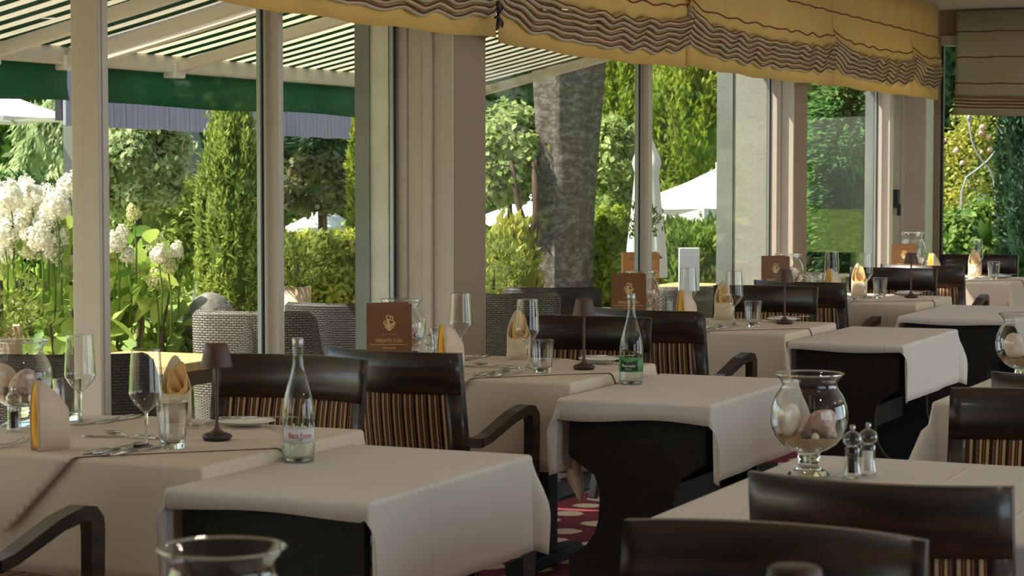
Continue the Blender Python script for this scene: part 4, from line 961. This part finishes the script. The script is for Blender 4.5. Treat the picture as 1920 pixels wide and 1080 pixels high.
def core(radii, seed, shape=None):
    bm = bmesh.new(); bmesh.ops.create_icosphere(bm, subdivisions=3, radius=1); q = random.Random(seed); ks = [(Vector((q.uniform(-1, 1), q.uniform(-1, 1), q.uniform(-1, 1))) * 5, q.uniform(0, 6)) for _ in range(5)]
    for v in bm.verts:
        s = .78 + .10 * sum(math.sin(k.dot(v.co) + p) for k, p in ks) / 2
        co = v.co.copy()
        if shape == 'cone': f = max(.06, 1.05 - (co.z + 1) / 2) * 1.25; co.x *= f; co.y *= f
        if shape == 'column': r0 = math.hypot(co.x, co.y); f = (max(.15, 1.1 - max(0, co.z) ** 2.2)) / max(r0, .25); co.x *= min(f, 2.2); co.y *= min(f, 2.2)
        if shape == 'box': co = Vector([max(-1, min(1, c * 1.5)) for c in co])
        v.co = Vector((co.x * radii[0] * s, co.y * radii[1] * s, co.z * radii[2] * s))
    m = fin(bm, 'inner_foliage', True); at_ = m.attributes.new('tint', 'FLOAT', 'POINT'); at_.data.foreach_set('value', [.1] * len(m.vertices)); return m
def plant(name, label, cat, u0, u1, v0, v1, d, mt, n, Ls, Ws, seed, style='round', shape=None, clumps=70, spread=.15, depth=None, group=None, trunk=True, ground=-.5, cored=True, fold=.15):
    c = at((u0 + u1) / 2, (v0 + v1) / 2, d); rx = (u1 - u0) / 2 * d / F; rz = (v1 - v0) / 2 * d / F; ry = depth or rx
    t = thing(name, label, cat, (c.x, c.y, ground), YAW, group); cz = c.z - ground
    P, D_, Nm, ls, ws, ti = cloud((rx, ry, rz), n, Ls, Ws, seed, style, clumps, spread, shape)
    o = obj('foliage', leaves('foliage', P + np.array([0, 0, cz]), D_, Nm, ls, ws, ti, fold), L[mt], t, kind='stuff')
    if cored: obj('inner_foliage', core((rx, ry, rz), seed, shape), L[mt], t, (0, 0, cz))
    if trunk:
        h = max(.15, cz - rz * .3); r_ = max(.015, min(.16, rx * .08)); obj('trunk', tubem('trunk', [(0, 0, 0), (r_ * .5, 0, h * .5), (0, r_ * .3, h)], [r_ * 1.3, r_, r_ * .7], 8), M['branch'], t)
    return t
# far ring of trees that closes the view
far = [(-150, 160, -260, 420, 30, 'mid'), (120, 420, -330, 430, 31, 'dark'), (330, 640, -250, 440, 30, 'dark'), (560, 800, -260, 440, 31, 'dark'), (760, 1010, -330, 450, 29, 'dark'), (930, 1180, -280, 450, 33, 'mid'),
       (1100, 1330, -330, 450, 31, 'mid'), (1260, 1500, -380, 460, 32, 'dark'), (1430, 1680, -350, 470, 30, 'dark'), (1600, 1850, -330, 460, 33, 'dark'), (1720, 2000, -300, 460, 36, 'mid'), (1880, 2200, -360, 460, 35, 'dark')]
fl = ['left of the first post', 'above the round pale shrub', 'above the yellow column conifer', 'behind the slatted boards', 'behind the pillar', 'behind the mottled trunk', 'behind the closed parasol', 'behind the big white parasol', 'behind the feathery conifer', 'behind the corner frame', 'behind the rose arch', 'behind the dark cypress']
for k, (u0, u1, v0, v1, d, mt) in enumerate(far):
    plant('tree', ('dark' if mt == 'dark' else 'mid green') + ' leafy tree far back, ' + fl[k], 'tree', u0, u1, v0, v1, d, mt, 15000, .24, .15, 100 + k, clumps=190, spread=.13, group='far trees closing the garden', ground=-.5)
plant('shrub', 'pale willow-leaved shrub behind the white hydrangea', 'shrub', 20, 215, 190, 450, 17, 'bamboo', 13000, .085, .02, 201, 'droop', clumps=120, spread=.10, group='garden shrubs')
plant('shrub', 'round pale green shrub just right of the first post', 'shrub', 165, 350, 205, 400, 16, 'bamboo', 9000, .075, .036, 202, clumps=150, spread=.10, group='garden shrubs')
plant('shrub', 'sunlit yellow-green low shrubs behind the left pane', 'shrub', 190, 400, 330, 560, 19, 'thuja', 8000, .085, .035, 203, clumps=100, spread=.12, group='garden shrubs')
plant('conifer', 'yellow-green column conifer left of the second mullion', 'conifer', 378, 500, 200, 640, 13, 'thuja', 22000, .05, .016, 204, 'up', 'column', clumps=220, spread=.09, group='garden conifers')
plant('pine', 'dark bluish pine with flat sprays right of the second mullion', 'pine', 520, 690, 225, 330, 21.5, 'pine', 5200, .18, .03, 205, 'spray', clumps=60, spread=.14, group='garden conifers')
plant('shrub', 'brownish leaved small tree below the dark pine', 'shrub', 520, 680, 300, 400, 17, 'redmaple', 2200, .07, .045, 206, clumps=45, spread=.16, group='garden shrubs', cored=False)
plant('hedge', 'sunlit yellow-green hedge behind the wicker chair', 'hedge', 520, 720, 452, 640, 13.5, 'hedge', 12000, .05, .028, 207, 'round', 'box', clumps=160, spread=.11, depth=.35, trunk=False)
plant('conifer', 'narrow bright thuja at the grey exterior column', 'conifer', 655, 700, 205, 460, 15.5, 'yew', 2200, .10, .03, 208, 'up', 'column', clumps=90, spread=.1, group='garden conifers')
plant('maple', 'round light green maple left of the mottled trunk', 'tree', 880, 1030, 208, 380, 17, 'maple', 10000, .06, .045, 209, clumps=120, spread=.11, group='garden shrubs', ground=-.5)
plant('shrub', 'yellow-green rhododendron below the maple', 'shrub', 900, 1015, 425, 600, 14.2, 'rhodo', 2200, .10, .036, 210, 'up', clumps=60, spread=.14, group='garden shrubs')
plant('conifer', 'tall bright thuja right of the mottled trunk', 'conifer', 1095, 1230, 90, 560, 26, 'yew', 22000, .095, .032, 211, 'up', 'column', clumps=220, spread=.09, group='garden conifers')
plant('shrub', 'light leaved shrub between trunk and closed parasol', 'shrub', 1105, 1200, 230, 400, 18.5, 'maple', 2600, .10, .06, 212, clumps=70, spread=.13, group='garden shrubs')
plant('shrub', 'low bright shrub at the foot of the mottled trunk', 'shrub', 1095, 1205, 395, 590, 17.5, 'yew', 6000, .10, .04, 213, clumps=80, spread=.13, group='garden shrubs')
plant('conifer', 'broad bright thuja above the big white parasol', 'conifer', 1205, 1370, 60, 560, 25, 'yew', 26000, .105, .034, 214, 'up', 'column', clumps=220, spread=.1, group='garden conifers')
plant('flower_bed', 'tall wild flowers in front of the big white parasol', 'flower bed', 1225, 1370, 432, 600, 17.2, 'mid', 7000, .08, .024, 215, 'up', 'box', clumps=120, spread=.16, depth=.5, trunk=False)
plant('conifer', 'feathery green conifer behind the last side pane', 'conifer', 1490, 1700, 150, 720, 18, 'fern', 22000, .10, .034, 216, 'spray', 'column', clumps=200, spread=.10, group='garden conifers')
plant('cypress', 'dark narrow cypress at the right picture edge', 'conifer', 1872, 2010, 90, 560, 22, 'cypress', 12000, .09, .022, 217, 'up', 'column', clumps=180, spread=.09, group='garden conifers')
plant('shrub', 'mid green shrub below the rose arch', 'shrub', 1755, 1900, 380, 560, 23, 'mid', 7000, .09, .05, 218, clumps=90, spread=.13, group='garden shrubs')
plant('shrub', 'left garden shrub low behind the hydrangea', 'shrub', -80, 150, 330, 620, 15, 'dark', 6000, .08, .035, 219, clumps=80, spread=.13, group='garden shrubs')
# climbing rose on an iron arch
c = at(1825, 350, 24); t = thing('climbing_rose', 'climbing rose with pink blooms on a pale iron arch', 'rose', (c.x, c.y, -.5), YAW)
P, D_, Nm, ls, ws, ti = cloud((.42, .3, .78), 4200, .06, .038, 301, 'round', 90, .16)
obj('foliage', leaves('foliage', P + np.array([0, 0, c.z + .5]), D_, Nm, ls, ws, ti), L['rose'], t, kind='stuff')
bl = blob('bloom', .03, 4, 2, .3); at_ = bl.attributes.new('tint', 'FLOAT', 'POINT'); at_.data.foreach_set('value', [.6] * len(bl.vertices)); bl.materials.append(L['blossom'])
for k in range(26):
    a = random.uniform(-1, 1); b_ = random.uniform(-1, 1); o = obj('bloom', bl, None, t, (a * .40, -.27 - .05 * random.random(), c.z + .5 + b_ * .68)); o.scale = [random.uniform(.6, 1.2)] * 3
bm = bmesh.new()
def apt(u, v): return Matrix.Rotation(-YAW, 3, 'Z') @ (at(u, v, 23.6) - t.location)
for crv in ([(1817, 222), (1818, 240), (1822, 262), (1829, 282), (1840, 300), (1853, 314), (1862, 330), (1866, 360), (1867, 420), (1867, 560)], [(1883, 218), (1882, 236), (1878, 258), (1868, 282), (1850, 303), (1832, 318), (1812, 332), (1803, 360), (1801, 420), (1801, 560)]):
    tube(bm, [apt(*q) for q in crv], .010, 8)
for u_, v_ in ((1817, 224), (1883, 220)):
    q = apt(u_, v_); lathe(bm, [(0, -.02), (.035, .0), (.015, .04), (0, .12)], 8, (q.x, q.y), q.z)
obj('iron_arch', fin(bm, 'iron_arch', True), M['iron'], t)
# big mottled trunk with its crown
p0 = at(1050, 640, 17); tr = thing('tree', 'thick mottled grey tree trunk standing behind the glass', 'tree', (p0.x, p0.y, -.5), YAW)
bm = bmesh.new(); rings = []; seg = 28
for j in range(56):
    z = j * .16; zf = z / 2.6; r0 = .218 + .16 * max(0, min(1.3, zf) - .6) ** 1.3 + .11 * max(0, 1 - z / .5) ** 2
    cx = .0 + .05 * min(zf, 1.4); ring = []
    for k in range(seg):
        a = 2 * PI * k / seg; r_ = r0 * (1 + .05 * math.sin(3 * a + 1 + .4 * z) + .04 * math.sin(7 * a + z) + .02 * math.sin(13 * a + 2 * z)) - (.07 + .05 * max(0, min(1.3, zf) - .6)) * math.exp(-((a - 4.15) / .13) ** 2)
        ring.append(bm.verts.new((cx + r_ * math.cos(a), r_ * math.sin(a), z)))
    rings.append(ring)
for a, b_ in zip(rings, rings[1:]):
    for k in range(seg): bm.faces.new((a[k], a[(k + 1) % seg], b_[(k + 1) % seg], b_[k]))
bm.faces.new(rings[0][::-1]); bm.faces.new(rings[-1]); obj('trunk', fin(bm, 'trunk', True), M['bark'], tr)
for k in range(5):
    a = k * 2 * PI / 5 + .3; obj('branch', tubem('branch', [(.05, 0, 8.5), (.5 * math.cos(a), .5 * math.sin(a), 9.4), (1.7 * math.cos(a), 1.7 * math.sin(a), 10.6)], [.15, .11, .04], 8), M['bark'], tr)
P, D_, Nm, ls, ws, ti = cloud((2.6, 2.6, 1.6), 5000, .2, .13, 305, 'round', 90, .18); obj('foliage', leaves('foliage', P + np.array([0, 0, 10.8]), D_, Nm, ls, ws, ti), L['mid'], tr, kind='stuff')
# leaning grey trunk set beyond the left pane
p1 = at(385, 430, 20); lt = thing('leaning_tree', 'smooth leaning grey trunk beyond the left pane', 'tree', (p1.x, p1.y, -.5), YAW); obj('trunk', tubem('trunk', [(.02, 0, 0), (.02, 0, 1.4), (-.09, 0, 1.9), (-.22, 0, 2.5), (-.32, 0, 3.4), (-.4, 0, 5)], [.17, .13, .13, .14, .15, .12], 16), M['greycol'], lt)
P, D_, Nm, ls, ws, ti = cloud((1.3, 1.3, .9), 1500, .2, .12, 306, 'round', 40, .2); obj('foliage', leaves('foliage', P + np.array([-.3, 0, 5.2]), D_, Nm, ls, ws, ti), L['mid'], lt, kind='stuff')
# small maple stems
pm = at(972, 420, 16.7); mt_ = thing('garden_stem', 'forked bare stems of the maple beside the mottled trunk', 'branch', (pm.x, pm.y, -.5), YAW)
for k, pts in enumerate(([(.1, 0, 0), (.08, 0, 1.5), (.0, 0, 1.75), (-.06, 0, 2.1)], [(.1, 0, 1.4), (.14, 0, 1.7), (.12, 0, 2.1)])): obj('stem', tubem('stem', pts, [.035, .03, .022, .016][:len(pts)], 8), M['branch'], mt_)
# hydrangea: every flower head and every large leaf its own part
hc = at(150, 520, 11); hy = thing('hydrangea', 'white flowering hydrangea bush outside the first panes', 'hydrangea', (hc.x, hc.y, -.1), YAW); hz0 = .1
def leafshape(name, Ll, Wl):
    prof = [(-.5, 0), (-.36, .55), (-.15, .95), (.08, 1), (.3, .62), (.5, 0)]; vs_ = []; fs = []
    for x, w_ in prof: vs_ += [(x * Ll, 0, -.03 * Ll * x * x * 4), (x * Ll, w_ * Wl / 2, .12 * Wl * w_ - .03 * Ll * x * x * 4), (x * Ll, -w_ * Wl / 2, .12 * Wl * w_ - .03 * Ll * x * x * 4)]
    for k in range(len(prof) - 1): a = 3 * k; fs += [(a, a + 3, a + 4, a + 1), (a, a + 2, a + 5, a + 3)]
    return me(name, vs_, fs, True)
lm = []
for k in range(4):
    m = leafshape('leaf', .125 + .014 * k, .072 + .008 * k); at_ = m.attributes.new('tint', 'FLOAT', 'POINT'); at_.data.foreach_set('value', [k / 3] * len(m.vertices)); m.materials.append(L['hyd']); lm.append(m)
fm = []
for k in range(3):
    g = np.random.default_rng(40 + k); n = 420; U = unit(n, g); rad = np.array([.062, .062, .07]); P = U * rad * g.uniform(.55, 1.12, (n, 1)); P[:, 2] *= np.where(P[:, 2] > 0, 1.15, .8)
    P[:, :2] *= (1.15 - .6 * np.clip((P[:, 2:3] + .07) / .16, 0, 1)); m = leaves('flower_head', P, np.cross(U, unit(n, g)), U + .6 * unit(n, g), np.full(n, .021), np.full(n, .021), g.uniform(0, 1, n), .25); m.materials.append(L['flower'] if k < 2 else L['flowerg']); fm.append(m)
heads = [(5, 368), (60, 372), (85, 415), (20, 462), (110, 442), (98, 470), (330, 470) , (20, 372), (48, 360), (14, 405), (45, 408), (70, 395), (105, 385), (120, 400), (96, 372), (130, 348), (60, 460), (75, 448), (35, 430), (130, 482), (8, 440), (218, 455), (250, 400), (290, 458), (298, 478), (262, 500), (316, 500), (240, 480), (292, 525), (210, 480), (228, 440), (5, 480), (140, 425)]
for k, (u, v) in enumerate(heads):
    p = at(u, v, 10.6 + .5 * random.random()) - hy.location; p = Matrix.Rotation(-YAW, 3, 'Z') @ p
    o = obj('flower_head', fm[(k % 2) if u < 200 else 2 - (k % 3 == 0)], None, hy, p, (random.uniform(-.4, .4), random.uniform(-.4, .4), random.uniform(0, 6))); s = random.uniform(.8, 1.15) * (1.05 if u < 200 else .72); o.scale = (s, s, s)
    st = p + Vector((0, .05, -.35)); obj('stalk', tubem('stalk', [st, (p + st) / 2 + Vector((.01, 0, 0)), p - Vector((0, 0, .03))], [.007, .005, .004], 6), L['hyd'], hy)
g = random.Random(5)
for k in range(300):
    u = g.uniform(-30, 320); vlo = 400 + (max(0, u - 110)) * .22; v = g.uniform(vlo, 655)
    if u > 235 and v > 590: continue
    p = at(u, v, 10.75 + .75 * g.random()) - hy.location; p = Matrix.Rotation(-YAW, 3, 'Z') @ p
    obj('leaf', lm[g.randrange(4)], None, hy, p, (g.uniform(-.9, .5), g.uniform(.2, 1.2), g.uniform(0, 6.28)))
for k in range(8):
    x = -.45 + .13 * k; obj('cane', tubem('cane', [(x * .5, .1, 0), (x * .8, .1, .6), (x, .05, 1.05)], [.012, .009, .006], 6), M['branch'], hy)
P, D_, Nm, ls, ws, ti = cloud((.56, .25, .50), 3200, .10, .06, 308, 'round', 90, .17); obj('rear_foliage', leaves('rear_foliage', P + np.array([-.02, .5, .55]), D_, Nm, ls, ws, ti), L['hyd'], hy, kind='stuff')

# ------------------------------------------------------------------ slatted boards of the pavilion behind the valance
A_ = at(120, 200, 13.2); B_ = at(760, 240, 20.0); dv = Vector((B_.x - A_.x, B_.y - A_.y, 0)); Lp = dv.length; dv.normalize(); az = math.atan2(dv.y, dv.x)
pv = thing('board_fascia', 'grey-violet fascia of vertical boards behind the green valance', 'board wall', (A_.x, A_.y, 1.79), az)
npk = 40; wp = Lp / npk; pk = boxm('plank', 0, wp - .012, -.012, .012, 0, 1.0, bev=.003, seg=1)
for k in range(npk): obj('plank', pk, M['plank'], pv, (k * wp, random.uniform(-.004, .004), random.uniform(-.004, .004)))
obj('backing', boxm('backing', 0, Lp, .016, .06, .03, 1.0), M['gasket'], pv)
for k in range(3): x = .4 + (Lp - .8) * k / 2; obj('support', boxm('support', x - .05, x + .05, .08, .18, -2.4, .9), M['greycol'], pv)

# ------------------------------------------------------------------ parasols
def parasol(label, u, vpeak, vrim, d, rad, ground=-.5, sides=8, val=.12, mt='parasol'):
    p = at(u, vpeak, d); zr = at(u, vrim, d).z; t = thing('parasol', label, 'parasol', (p.x, p.y, ground), .2, 'white garden parasols'); hp = p.z - ground; hr = zr - ground
    bm = bmesh.new(); rows = []
    for f in (0, .33, .66, 1):
        h = hp + (hr - hp) * f - .06 * (hp - hr) * math.sin(PI * f)
        rows.append([bm.verts.new((rad * max(f, .02) * math.cos(2 * PI * k / (2 * sides)) * (1 if k % 2 == 0 else .965), rad * max(f, .02) * math.sin(2 * PI * k / (2 * sides)) * (1 if k % 2 == 0 else .965), h - (0 if k % 2 == 0 else .03 * f * (hp - hr)))) for k in range(2 * sides)])
    for a, b_ in zip(rows, rows[1:]):
        for k in range(2 * sides): bm.faces.new((a[k], a[(k + 1) % (2 * sides)], b_[(k + 1) % (2 * sides)], b_[k]))
    o = obj('canopy', fin(bm, 'canopy'), M[mt], t); md = o.modifiers.new('t', 'SOLIDIFY'); md.thickness = .003
    for k in range(sides):
        a0, a1 = 2 * PI * k / sides, 2 * PI * (k + 1) / sides; pts = []
        for j in range(4): f = j / 3; x = rad * (math.cos(a0) * (1 - f) + math.cos(a1) * f); y = rad * (math.sin(a0) * (1 - f) + math.sin(a1) * f); pts += [(x, y, hr), (x * 1.004, y * 1.004, hr - val + .02 * abs(math.sin(f * PI * 2)))]
        o = obj('valance', me('valance', pts, [(2 * j, 2 * j + 2, 2 * j + 3, 2 * j + 1) for j in range(3)]), M[mt], t); md = o.modifiers.new('t', 'SOLIDIFY'); md.thickness = .003
        obj('rib', tubem('rib', [(0, 0, hp - .03), (rad * .98 * math.cos(a0), rad * .98 * math.sin(a0), hr - .015)], .01, 6), M['alu'], t)
    obj('pole', tubem('pole', [(0, 0, 0), (0, 0, hp + .06)], .022, 10), M['alu'], t); return t
parasol('white parasol canopy at the left picture edge', -70, 140, 222, 14, .78, val=.03)
parasol('big bright white parasol right of the closed one', 1346, 316, 388, 21, .96, val=.16)
parasol('white parasol behind the mottled trunk', 1020, 352, 405, 23, .68, val=.10)
parasol('pale parasol low behind the brownish small tree', 606, 385, 425, 22, .40, val=.06)
parasol('white parasol seen through the rose arch', 1815, 345, 380, 30, .45, val=.05)
parasol('small pale parasol beyond the left pane', 300, 368, 408, 22, .34, val=.05)
pc = at(1212, 490, 14.5); cpz = thing('closed_parasol', 'tall closed white parasol behind the middle mullion', 'parasol', (pc.x, pc.y, -.1), 0)
bm = bmesh.new(); rows = []
for z, r_ in ((.9, .125), (1.1, .115), (1.35, .09), (1.6, .07), (1.66, .085), (1.7, .08), (1.82, .035), (1.9, .008)):
    rows.append([bm.verts.new((r_ * (1 + .18 * math.sin(8 * a)) * math.cos(a), r_ * (1 + .18 * math.sin(8 * a)) * math.sin(a), z)) for a in [2 * PI * k / 48 for k in range(48)]])
for a, b_ in zip(rows, rows[1:]):
    for k in range(48): bm.faces.new((a[k], a[(k + 1) % 48], b_[(k + 1) % 48], b_[k]))
obj('folded_canopy', fin(bm, 'folded_canopy', True), M['parasol'], cpz); obj('pole', tubem('pole', [(0, 0, 0), (0, 0, 1.95)], .022, 10), M['alu'], cpz)

# ------------------------------------------------------------------ terrace furniture
def uvwrap(bm, quads, uvs):
    uv = bm.loops.layers.uv.new('uv')
    for f, us in zip(quads, uvs):
        for l, u in zip(f.loops, us): l[uv].uv = u
def wicker_chair(label, loc, rz, w_=.62, d_=.60, hb=.85, ha=.64, mt='wicker', cushion=True):
    t = thing('wicker_armchair', label, 'armchair', loc, rz, 'wicker terrace armchairs')   # faces +y
    path = []; hw, hd = w_ / 2, d_ / 2; rc = .12
    path += [(hw, hd)] + [(hw, y) for y in (.1, -.05)] + [(hw - rc + rc * math.cos(a), -hd + rc - rc * math.sin(a)) for a in (0, .4, .8, 1.2, PI / 2)]
    path += [(0, -hd - .03)]; full = path + [(-x, y) for x, y in path[::-1][1:]]
    bm = bmesh.new(); Q, UVs = [], []; th = .045; n = len(full); acc = 0; cols = []
    for i, (x, y) in enumerate(full):
        if i: acc += math.hypot(x - full[i - 1][0], y - full[i - 1][1])
        tx, ty = full[min(i + 1, n - 1)][0] - full[max(i - 1, 0)][0], full[min(i + 1, n - 1)][1] - full[max(i - 1, 0)][1]; l_ = math.hypot(tx, ty); nx, ny = ty / l_, -tx / l_
        f = max(0, min(1, (-y + .05) / (hd - .02))); h = ha + (hb - ha) * (f * f * (3 - 2 * f)); lean = .06 * f
        pr = [(x + nx * 0, y + ny * 0 , .06, 0), (x + nx * .01, y - lean * .6, h * .6, h * .6), (x + nx * .015, y - lean, h - .02, h), (x - nx * th * .5, y - lean, h, h + .03), (x - nx * th, y - lean, h - .02, h + .06), (x - nx * th, y - lean * .5, h * .55, h * 1.4), (x - nx * th, y, .36, h * 1.6)]
        cols.append(([bm.verts.new(p[:3]) for p in pr], [p[3] for p in pr], acc))
    for a, b_ in zip(cols, cols[1:]):
        for j in range(6): Q.append(bm.faces.new((a[0][j], b_[0][j], b_[0][j + 1], a[0][j + 1]))); UVs.append(((a[2], a[1][j]), (b_[2], b_[1][j]), (b_[2], b_[1][j + 1]), (a[2], a[1][j + 1])))
    for c_, rv in ((cols[0], 1), (cols[-1], 0)):
        Q.append(bm.faces.new(c_[0] if not rv else c_[0][::-1])); UVs.append([(c_[2] + .04 * k, c_[1][k]) for k in range(7)])
    uvwrap(bm, Q, UVs); obj('woven_shell', fin(bm, 'woven_shell', True), M[mt], t)
    obj('seat_base', boxm('seat_base', -hw + .05, hw - .05, -hd + .05, hd, .18, .36, bev=.01), M[mt], t)
    if cushion: obj('cushion', boxm('cushion', -hw + .06, hw - .06, -hd + .06, hd + .01, .36, .43, bev=.025, seg=3), M['cushion'], t)
    for sx in (-1, 1):
        for sy in (-1, 1): obj('leg', tubem('leg', [(sx * (hw - .06), sy * (hd - .07), .0), (sx * (hw - .06), sy * (hd - .07), .2)], .016, 8), M['gasket'], t)
    return t
G0 = -.04
wicker_chair('grey wicker armchair outside behind the first dining chair', (-5.32, 8.90, G0), R(20), mt='wickerg', hb=.90, w_=.50)
wicker_chair('dark wicker armchair outside behind the brown menu', (-5.22, 9.62, G0), R(8), hb=.90, w_=.46)
wicker_chair('grey wicker armchair outside left of the mottled trunk', (-4.90, 10.72, G0), R(30), mt='wickerg', hb=.90, w_=.5)
wicker_chair('dark wicker armchair outside in front of the mottled trunk', (-5.05, 11.75, G0), R(24), hb=.88, w_=.5)
wicker_chair('dark low wicker armchair outside at the left picture edge', (-5.03, 6.95, G0), R(26), w_=.62, hb=.86, ha=.72)
wicker_chair('grey wicker armchair outside right of the orange planter', (-5.0, 13.6, G0), R(60), mt='wickerg', hb=.8)
def out_table(label, x, y, rz, w_, d_):
    t = thing('terrace_table', label, 'table', (x, y, G0), rz)
    for k in range(5): obj('plank', boxm('plank', -w_ / 2, w_ / 2, -d_ / 2 + d_ * k / 5, -d_ / 2 + d_ * (k + 1) / 5 - .004, .70, .735, bev=.003), M['outwood'], t)
    obj('apron', boxm('apron', -w_ / 2 + .05, w_ / 2 - .05, -d_ / 2 + .05, d_ / 2 - .05, .63, .70), M['branch'], t)
    for sx in (-1, 1):
        for sy in (-1, 1): obj('leg', boxm('leg', sx * (w_ / 2 - .08) - .025, sx * (w_ / 2 - .08) + .025, sy * (d_ / 2 - .08) - .025, sy * (d_ / 2 - .08) + .025, 0, .63), M['branch'], t)
out_table('light wooden terrace table outside behind the wine glass', -5.28, 7.85, R(0), .62, .62)
out_table('light wooden terrace table outside right of the closed parasol', -5.05, 14.6, R(0), .8, .8)
def planter(label, loc, r0, r1, h, mt, square=False, plant_r=.16, lm_='box', seed=1, n=900, up=.1):
    t = thing('planter', label, 'planter', loc, YAW, 'terrace planters'); sg = 4 if square else 32
    bm = bmesh.new(); lathe(bm, [(0, 0), (r0, 0), (r1, h), (r1 - .015, h), (r1 - .02, h - .03), (0, h - .03)], sg); 
    m = fin(bm, 'pot', not square)
    if square: m.transform(Matrix.Rotation(PI / 4, 4, 'Z'))
    obj('pot', m, M[mt], t); obj('soil', lathem('soil', [(0, h - .028), (r1 - .02, h - .028)], 16), M['soil'], t)
    P, D_, Nm, ls, ws, ti = cloud((plant_r, plant_r, plant_r), n, .05, .014, seed, 'up', 60, .14); obj('foliage', leaves('foliage', P + np.array([0, 0, h + plant_r * .75 + up]), D_, Nm, ls, ws, ti), L[lm_], t, kind='stuff')
    obj('stem', tubem('stem', [(0, 0, h - .03), (0, 0, h + plant_r)], .012, 6), M['branch'], t)
p = at(556, 600, 11.4); planter('beige pot with fine boxwood right of the second mullion', (p.x, p.y, .45), .065, .08, .45, 'pot', plant_r=.15, seed=401, up=.02)
o = thing('plinth', 'wooden stand under the beige boxwood pot', 'stand', (p.x, p.y, G0), YAW); obj('top', boxm('top', -.12, .12, -.12, .12, .46, .489), M['outwood'], o)
for sx in (-1, 1):
    for sy in (-1, 1): obj('leg', boxm('leg', sx * .1 - .015, sx * .1 + .015, sy * .1 - .015, sy * .1 + .015, 0, .46), M['outwood'], o)
p = at(2, 610, 9.6); planter('beige pot with fine grass at the left picture edge', (p.x, p.y, .0), .07, .095, .82, 'pot', plant_r=.2, seed=402, up=-.05, n=700)
p = at(1200, 600, 13.0); planter('tall square orange planter behind the middle mullion', (p.x, p.y, G0), .13, .155, 1.06, 'copper', True, .12, 'box', 403, 300)
p = at(925, 600, 13.2); planter('beige pot with clipped boxwood right of the pillar', (p.x, p.y, G0), .13, .17, .80, 'pot', plant_r=.2, seed=404, up=.0)
p = at(1292, 505, 14.0); sg = thing('notice_board', 'plain white standing board outside behind the wine glass', 'sign', (p.x, p.y, G0), YAW + R(6)); obj('board', boxm('board', -.068, .068, -.012, .012, p.z - .14 - G0, p.z + .14 - G0 - .0, bev=.004), M['white'], sg); obj('post', boxm('post', -.02, .02, -.01, .01, 0, p.z - .14 - G0), M['white'], sg)
p = at(1229, 470, 13.6); ln = thing('lantern', 'small dark blue roofed lantern beside the middle mullion', 'lantern', (p.x, p.y, G0), 0); bm = bmesh.new(); lathe(bm, [(0, p.z + .04), (.045, p.z + .0), (.05, p.z - .008), (0, p.z - .008)], 8); obj('roof', fin(bm, 'roof'), M['lantern'], ln); obj('post', tubem('post', [(0, 0, 0), (0, 0, p.z)], .014, 8), M['lantern'], ln)
p = at(398, 640, 11.6); o = obj('boulder', blob('boulder', .26, 21, 3, .22, (.62, .5, 1.15)), M['rock'], None, (p.x, p.y, .565)); tag(o, 'pale grey upright boulder outside behind the grey wicker armchair', 'boulder')
o = thing('plinth', 'low stone block carrying the pale boulder', 'stone', (p.x, p.y, G0)); obj('block', boxm('block', -.2, .2, -.2, .2, 0, .34, bev=.02), M['rock'], o)

# unseen hedges added beyond the assumed opposite windows so the panes mirror green, not sky
for k, (yy, lab) in enumerate(((2.5, 'first'), (9.0, 'second'), (15.5, 'third'), (22.0, 'fourth'))):
    t = thing('hedge', 'tall green hedge added for reflections beyond the assumed opposite windows, %s from the front' % lab, 'hedge', (8.5, yy, -.5), 0, 'hedges beyond the assumed opposite windows')
    P, D_, Nm, ls, ws, ti = cloud((1.2, 2.8, 2.2), 2600, .30, .2, 500 + k, 'round', 90, .14, 'box'); obj('foliage', leaves('foliage', P + np.array([0, 0, 2.2]), D_, Nm, ls, ws, ti), L['mid'], t, kind='stuff')
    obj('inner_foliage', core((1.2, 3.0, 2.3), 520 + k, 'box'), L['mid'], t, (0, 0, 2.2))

for k, (xx, lab) in enumerate(((.8, 'left'), (4.6, 'middle'), (8.4, 'right'))):  # hedges added and made tall so the side pane mirrors foliage
    t = thing('hedge', 'tall green hedge added for reflections beyond the assumed inner end window, %s one' % lab, 'hedge', (xx, 24.0 - k, -.5), 0, 'hedges beyond the assumed end window')
    P, D_, Nm, ls, ws, ti = cloud((1.6, 1.0, 3.0), 4200, .22, .14, 540 + k, 'round', 90, .14, 'box'); obj('foliage', leaves('foliage', P + np.array([0, 0, 3.0]), D_, Nm, ls, ws, ti), L['thuja'], t, kind='stuff')
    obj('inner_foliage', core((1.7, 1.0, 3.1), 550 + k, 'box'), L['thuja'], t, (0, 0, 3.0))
